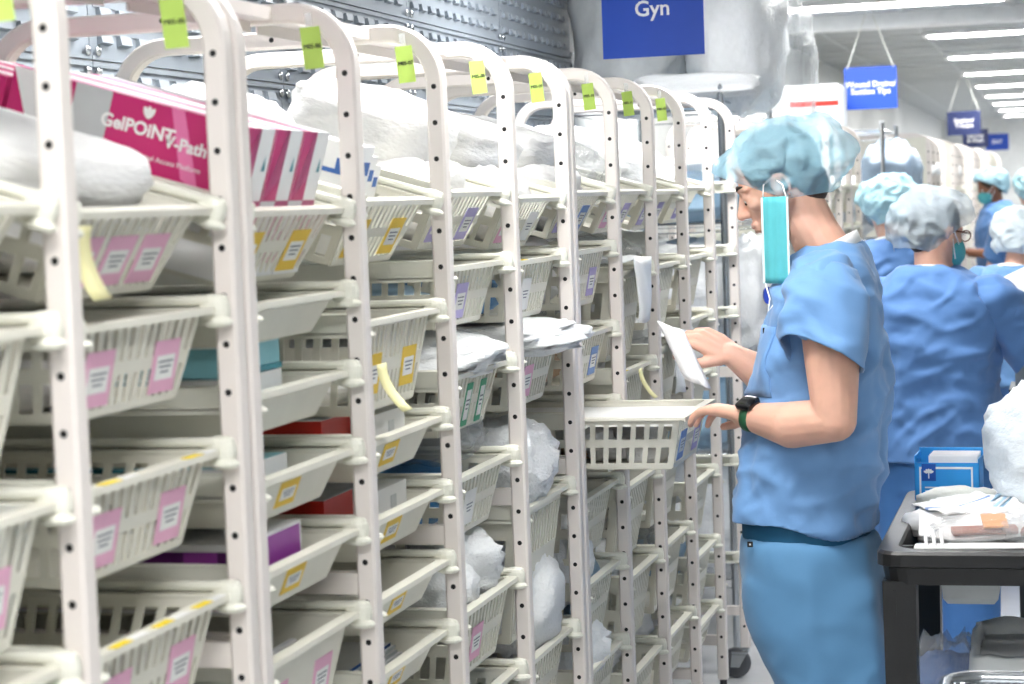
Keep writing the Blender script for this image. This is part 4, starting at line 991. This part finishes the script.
sleeve(MAN, TOP, [V(.572, 2.365, 1.445), V(.578, 2.325, 1.40), V(.576, 2.300, 1.33), V(.574, 2.284, 1.275)], [.060, .079, .080, .080], scrub, 3, .012, tilt=.030)
sleeve(MAN, TOP, [V(.555, 2.675, 1.445), V(.535, 2.715, 1.40), V(.505, 2.735, 1.33), V(.475, 2.752, 1.255)], [.058, .078, .080, .084], scrub, 6)
dg = bpy.context.evaluated_depsgraph_get()
from mathutils.bvhtree import BVHTree
bv = BVHTree.FromPolygons([MAN.matrix_world.inverted() @ MAN.matrix_world @ v.co for v in TOP.data.vertices], [p.vertices[:] for p in TOP.data.polygons])
b = MB(); n = 10; G = {}
for i in range(n+1):
    for k in range(n+1):
        yy, zz = 2.375 + .115*k/n, 1.335 - .15*i/n
        h = bv.ray_cast(V(.2, yy - .06, zz), V(1, .22, 0).normalized())
        G[i, k] = (h[0] + V(-.0035, -.001, 0)) if h[0] else None
for i in range(n):
    for k in range(n):
        q = [G[i, k], G[i+1, k], G[i+1, k+1], G[i, k+1]]
        if all(q): b.quad(q)
o = weld(b.build('chest_pocket', scrub, TOP, True)); sd = o.modifiers.new('s', 'SOLIDIFY'); sd.thickness = .003
# collar of the white shirt, navy undershirt band and trousers
b = MB(); rg = [[V(.560, 2.52, z) + V(a*cos(t), a*.95*sin(t), .035*cos(t)) for t in [2*pi*k/30 for k in range(30)]] for z, a in ((1.475, .078), (1.492, .072), (1.500, .068))]
b.rings(rg, cap=False); o = b.build('collar', boxwhite, MAN, True); sd = o.modifiers.new('s', 'SOLIDIFY'); sd.thickness = .003; local(o, MAN)
mb = MB(); loft(mb, [((.505, 2.52, .842), .138, .172), ((.503, 2.52, .875), .142, .176), ((.503, 2.52, .96), .142, .176)], F, 40)
o = mb.build('undershirt', tee, MAN, True); local(o, MAN)
b = MB(); b.box(.392, .404, 2.361, 2.363, .862, .874, 0); b.box(.396, .400, 2.3600, 2.361, .866, .870, 1); o = b.build('hem_tag', [black, card], MAN); local(o, MAN)
mb = MB()
loft(mb, [((.530, 2.52, .66), .100, .140), ((.520, 2.52, .71), .138, .182), ((.512, 2.52, .77), .147, .187), ((.508, 2.52, .83), .144, .182), ((.507, 2.52, .868), .138, .174)], F)
for yy, hx_ in ((2.428, 0), (2.612, -.008)):
    rg = []
    for z, cx_, a, w_ in ((.78, .510, .136, .090), (.70, .522, .137, .097), (.62, .546, .126, .098), (.55, .570, .118, .095), (.40, .605, .108, .090), (.22, .632, .104, .088), (.07, .650, .104, .088)): rg.append(((cx_+hx_, yy, z), a, w_))
    loft(mb, rg[::-1], F, 26, .9)
me = remesh(mb, .008, 22, 'trousers')
o = cloth_finish(me, 'trousers', [pants], MAN, .004, 8, .15, ((lambda p: p.z - .075, (0, 0, 1)),), .003, .3, lambda p: .008*ridge((p.x*7, p.y*7, p.z*.8), 1, 6) + .006*crease(p*.7, 2)); local(o, MAN)
for yy in (2.43, 2.62):
    mb = MB(); mb.chain([V(.66, yy, .045), V(.58, yy, .042), V(.49, yy, .032)], [.044, .042, .032], 14)
    me = remesh(mb, .008, 2, 'shoe'); me.materials.append(shoe)
    for v in me.vertices: v.co.z = max(v.co.z, .003)
    o = link('shoe', me, MAN); local(o, MAN)
# cap
def man_cut(p):
    x = p.x
    if x < .487: return 1.662 + (x-.335)/(.487-.335)*(1.607-1.662)
    return 1.607 + (x-.487)*.14 + max(0, x-.575)*.45
bouffant(MAN, R, P_, ((-.005, 0, .066, .122, .108, .074), (-.085, 0, .040, .090, .106, .078), (.045, 0, .054, .062, .086, .056), (-.02, 0, .020, .096, .096, .064), (-.060, 0, .006, .082, .094, .066)), capblue, man_cut, 3, .014)
# eyes, brows, lips
for q in (-1, 1):
    b = MB(); b.ell(P_(.0695, .031*q, .010), (.0125, .0125, .0105), nu=16, nv=10); b.ell(P_(.0795, .031*q, .003), (.003, .005, .004), M=R, mi=1, nu=12, nv=8); o = b.build('eye', [eyew, iris], MAN, True); local(o, MAN)
    b = MB(); b.tube([P_(.087, .012*q, .038), P_(.082, .030*q, .043), P_(.068, .047*q, .038)], [.0035, .0042, .002], 8); o = b.build('eyebrow', hairm, MAN, True); local(o, MAN)
b = MB(); b.tube([P_(.0825, -.020, -.052), P_(.0885, -.006, -.049), P_(.0885, .006, -.049), P_(.0825, .020, -.052)], [.002, .0055, .0055, .002], 8)
b.tube([P_(.081, -.016, -.060), P_(.0865, 0, -.060), P_(.081, .016, -.060)], [.002, .0058, .002], 8); o = b.build('lips', lipm, MAN, True); local(o, MAN)
# mask hanging by one loop from the near ear
b = MB(); n = 9
def mk(t, u): return V(.466, 2.405, 1.520) + V((u-.5)*.058 + .005*sin(t*3)*(u-.5), (u-.5)*-.03 + .0018*sin(u*19) - .008*sin(u*3.1), .093 - t*.186)
for i in range(12):
    for k in range(18): b.quad([mk(i/12, k/18), mk((i+1)/12, k/18), mk((i+1)/12, (k+1)/18), mk(i/12, (k+1)/18)])
o = weld(b.build('face_mask', maskm, MAN, True)); sd = o.modifiers.new('s', 'SOLIDIFY'); sd.thickness = .003; local(o, MAN)
for u in (.04, .96):
    b = MB(); b.box(-.0022, .0022, -.0022, .0022, -.092, .092); e_ = b.build('mask_edge', maskin, o, M=T(mk(.5, u)))
b = MB(); ear = P_(-.004, .090, .028)
b.tube([mk(0, .04), mk(0, .1)*.4 + ear*.6 + V(-.012, 0, 0), ear, mk(0, .9)*.4 + ear*.6 + V(.012, 0, 0), mk(0, .96)], .0016, 6); b.tube([mk(1, .05), V(.452, 2.39, 1.395), V(.447, 2.39, 1.368), V(.462, 2.39, 1.385), mk(1, .9)], .0016, 6)
o = b.build('ear_loop', signwhite, MAN, True); local(o, MAN)
# badge reel, clip, watch, pocket
b = MB(); rg = [[V(.441+yy*-.3, 2.44+yy, 1.400) + V(.017*cos(t)*.6, 0, .019*sin(t)) for t in [2*pi*k/18 for k in range(18)]] for yy in (-.006, .006)]; b.rings(rg); o = b.build('badge_reel', reel, MAN); local(o, MAN)
b = MB(); b.box(.428, .440, 2.436, 2.448, 1.285, 1.33); o = b.build('pocket_clip', black, MAN); local(o, MAN)
wc, wd, wn = V(.408, 2.396, 1.140), V(.79, -.61, -.07).normalized(), V(.05, -.62, .78)
RW = frame3(wd, wn)
b = MB(); rg = []
for x in (-.011, .011): rg.append([wc + RW @ V(x, .0325*cos(t), .0305*sin(t)) for t in [2*pi*k/24 for k in range(24)]])
rg2 = [[wc + RW @ V(x, .0345*cos(t), .0325*sin(t)) for t in [2*pi*k/24 for k in range(24)]] for x in (.011, -.011)]
b.rings(rg + rg2, closed=True, cap=False); wo = b.build('watch_strap', strapg, MAN, True); local(wo, MAN)
b = MB(); b.ell(V(0, 0, .0365), (.023, .021, .0075), ex=.35, nu=24, nv=10); o = b.build('watch_case', watchm, wo, True, T(wc) @ RW.to_4x4())
# the packet in the far hand
b = MB(); n = 8
def pk(t, u): return V(.182, 2.665, 1.325) + V(.060*t + (u-.5)*.062, -.012*sin(u*3) + .010*fold((t*3, u*3, 1), 1), -.135*t + (u-.5)*-.022)
for i in range(n):
    for k in range(n): b.quad([pk(i/n, k/n), pk((i+1)/n, k/n), pk((i+1)/n, (k+1)/n), pk(i/n, (k+1)/n)])
o = weld(b.build('sterile_packet', white, None, True)); sd = o.modifiers.new('s', 'SOLIDIFY'); sd.thickness = .005; tag(o, 'small white packet pinched in the far hand of the masked man', 'packet')

# --- the people farther down the aisle
def simple_person(label, foot, fwd, hf, headz, hgt, mats, seed, arm_pose='front', lean=0.0, vox=.009, cap_scale=1.0, mask=False, glasses=False, group=None):
    foot = V(*foot); f = V(*fwd).normalized(); l = V(-f.y, f.x, 0); k = hgt/1.66
    F0 = frame3(f, (0, 0, 1))
    def q(a, b_, z): return foot + f*(a*k) + l*(b_*k) + V(0, 0, z*k)
    sh = 1.345
    dz = headz - (1.535*k)
    lean_f = lambda z: lean*max(0, (z-.9))
    def tz(z): return z + (dz/k)*max(0, min(1, (z-.95)/.45))
    def t_(a, z): return q(a + lean_f(z), 0, tz(z))
    torso = [(t_(0, .78), .120*k, .175*k), (t_(0, .90), .120*k, .172*k), (t_(0, 1.05), .112*k, .155*k), (t_(0, 1.20), .118*k, .172*k), (t_(-.01, 1.30), .105*k, .185*k), (t_(-.015, 1.365), .085*k, .150*k), (t_(-.015, 1.40), .06*k, .085*k)]
    arms = {}
    for nm, s_ in (('l', 1), ('r', -1)):
        S = q(lean_f(1.3)-.012, .185*s_, tz(1.325))
        if arm_pose == 'wide' and s_ < 0: E_ = q(.10, .31*s_, tz(1.10)); W_ = q(.30, .25*s_, tz(1.10))
        else: E_ = q(.05 + lean_f(1.05), .245*s_, tz(1.06)); W_ = q(.27 + lean_f(1.05), .17*s_, tz(1.09))
        dd = (W_-E_).normalized()
        arms[nm] = dict(pts=[S, (S+E_)/2, E_, (E_+W_)/2, W_], r=[.056*k, .048*k, .038*k, .038*k, .025*k], hand=dict(wr=W_, d=dd, w=V(0, 0, 1).cross(dd)*s_*-1, n=(0, 0, 1), s=.9*k, curl=(.4, .5, .4)))
    hd = q(lean_f(1.55)+.03, 0, 0); hd.z = headz
    hfv = V(*hf).normalized()
    J = dict(foot=foot, fwd=f, hf=hfv, hu=(hfv.x*.0, hfv.y*.0, 1), head=hd, neck=q(lean_f(1.4)-.01, 0, tz(1.40)), torso=torso, nape=True, hs=.96*k, arms=arms,
             legs=[(q(0, .09*s_, .85), q(.01, .10*s_, .46), q(-.01, .10*s_, .08)) for s_ in (1, -1)])
    root, F_, R_, P2 = person(label, J, mats, vox, group)
    mb = MB(); loft(mb, [(c, a*1.10+.012, w_*1.05+.008) for c, a, w_ in torso[:-1]] + [(torso[-1][0] + V(0, 0, .02*k), .075*k, .10*k)], F_)
    slv = []
    for nm, A in arms.items():
        S, E_ = A['pts'][0], A['pts'][2]; M_ = S + (E_-S)*.80; I_ = V(*torso[4][0])*.35 + S*.65
        mb.chain([I_, S, S + (E_-S)*.2], [.07*k, .066*k, .058*k], 16); slv.append(([I_ + V(0, 0, .01), S, S + (E_-S)*.4, M_], [.055*k, .068*k, .068*k, .070*k]))
    me = remesh(mb, vox, 3, 'top')
    zh = torso[0][0].z + .015; nt_ = torso[-1][0]
    cuts = ((lambda p: p.z - zh, (0, 0, 1)), (lambda p: max((p - (nt_ + V(0, 0, .035*k))).length - .07*k, nt_.z - .005 - p.z), (0, 0, -.6)))
    top_ = cloth_finish(me, 'scrub_top', [mats['top']], root, .008, seed, .4, cuts, .003, .6, lambda p: .010*ridge((p.x*5+p.z*2, p.y*5, p.z*3), 1, seed) + .016*crease(p, seed)); local(top_, root)
    for sp, sr_ in slv: sleeve(root, top_, sp, sr_, mats['top'], seed)
    mb = MB(); loft(mb, [(q(0, 0, .70), .130*k, .180*k), (q(0, 0, .84), .118*k, .168*k), (q(0, 0, .94), .108*k, .158*k)], F_)
    for s_ in (1, -1): loft(mb, [(q(-.005, .10*s_, .06), .085*k, .082*k), (q(0, .10*s_, .40), .085*k, .085*k), (q(0, .092*s_, .74), .115*k, .090*k)], F_)
    me = remesh(mb, .011, 3, 'trousers'); o = cloth_finish(me, 'trousers', [mats['pants']], root, .005, seed+1, .2, ((lambda p: p.z - .07, (0, 0, 1)),), .003, .3); local(o, root)
    for s_ in (1, -1):
        b = MB(); b.ell(q(.05, .10*s_, .045), (.13*k, .045*k, .045), M=F_, ex=.7); o = b.build('shoe', shoe, root, True); local(o, root)
    cs = cap_scale*k
    hl = hfv.copy(); hl.z = 0; hl.normalize()
    def pcut(p):
        x = (p - hd).dot(hl)
        return hd.z + (.045 + .35*(x-.06) if x > -.02 else .045-.028 + .80*(x+.02) if x > -.09 else -.045 - (x+.09)*.3)
    bouffant(root, R_, P2, ((-.02, 0, .060, .120*cs, .108*cs, .084*cs), (-.060, 0, .036, .100*cs, .104*cs, .092*cs), (-.02, 0, .02, .106*cs, .100*cs, .064*cs), (-.05, 0, -.015, .084*cs, .094*cs, .076*cs)), mats['cap'], pcut, seed, .011, .008)
    b = MB(); rg = [[torso[-1][0] + V(0, 0, z*k) + F_ @ V(a*k*cos(t), a*k*sin(t), -.02*k*cos(t)) for t in [2*pi*i/24 for i in range(24)]] for z, a in ((.015, .082), (.032, .074))]
    b.rings(rg, cap=False); o = b.build('collar', boxwhite, root, True); sd = o.modifiers.new('s', 'SOLIDIFY'); sd.thickness = .003; local(o, root)
    if mask:
        b = MB(); b.ell(P2(.052, 0, -.045), (.062*k, .062*k, .058*k), M=R_, nu=20, nv=14); o = b.build('face_mask', maskm, root, True); local(o, root)
        b = MB()
        for s_ in (-1, 1): b.tube([P2(.05, .058*s_, -.02), P2(0, .085*s_, .015)], .002, 6); b.tube([P2(.04, .058*s_, -.07), P2(-.005, .085*s_, -.01)], .002, 6)
        o = b.build('ear_loop', signwhite, root); local(o, root)
    for s_ in (-1, 1):
        b = MB(); b.ell(P2(.0685, .031*s_, .013), (.0135, .0135, .0125), nu=12, nv=8); b.ell(P2(.080, .031*s_, .012), (.0035, .006, .006), M=R_, mi=1, nu=10, nv=6); o = b.build('eye', [eyew, iris], root, True); local(o, root)
    if glasses:
        g = MB()
        for s_ in (-1, 1):
            g.tube([P2(.100, .034*s_ + .024*cos(t), .012 + .018*sin(t)) for t in [2*pi*i/16 for i in range(16)]], .0022, 6, closed=True)
            g.tube([P2(.100, .058*s_, .018), P2(.05, .078*s_, .018), P2(-.005, .084*s_, .018)], .0025, 6)
        g.tube([P2(.102, -.010, .014), P2(.102, .010, .014)], .0022, 6)
        o = g.build('glasses', mat('glasses_brown', '6B3F22', .3), root, True); local(o, root)
    return root
M1 = dict(skin=skin, top=scrub2, pants=mat('trouser_mid', '4A80C4', .75), cap=capgrey)
simple_person('woman in blue scrubs seen from behind, grey cap and brown glasses', (.665, 4.50, 0), (.22, .97, 0), (.68, .73, -.15), 1.468, 1.63, M1, 11, 'wide', .02, .007, 1.06, True, True)
simple_person('person in pale aqua cap half hidden behind the masked man\'s shoulder', (.385, 6.50, 0), (-.30, .95, 0), (-.4, .9, -.3), 1.52, 1.68, dict(skin=skin, top=scrub2, pants=scrub2, cap=capaqua), 21, 'front', .05, .010, 1.08)
simple_person('person in white cap bending forward behind the woman with glasses', (.80, 7.10, 0), (.5, .86, 0), (.6, .75, -.5), 1.365, 1.60, dict(skin=skin, top=scrub, pants=scrub2, cap=capwhite), 31, 'front', .22, .010, 1.1)
simple_person('person with a teal mask and grey cap facing the racks, far away', (.56, 14.3, 0), (-.85, -.3, 0), (-.9, -.35, -.35), 1.59, 1.70, dict(skin=skin_dark, top=scrub2, pants=scrub2, cap=mat('cap_dusky', '8FB3C2', .7, bump=.6, bscale=30)), 41, 'front', .05, .013, 1.0, True)
simple_person('person in aqua cap at the right edge, far down the aisle', (.85, 11.6, 0), (-.2, .95, 0), (-.3, .9, 0), 1.56, 1.70, dict(skin=skin, top=scrub2, pants=scrub2, cap=capaqua), 51, 'front', .0, .013)
sheet(T((.99, 4.78, 1.27)) @ RX(1.15) @ RZ(.5), .22, .30, card, 'white paper held up beside the woman with glasses', 15, .01, 'paper', 'paper_sheet')
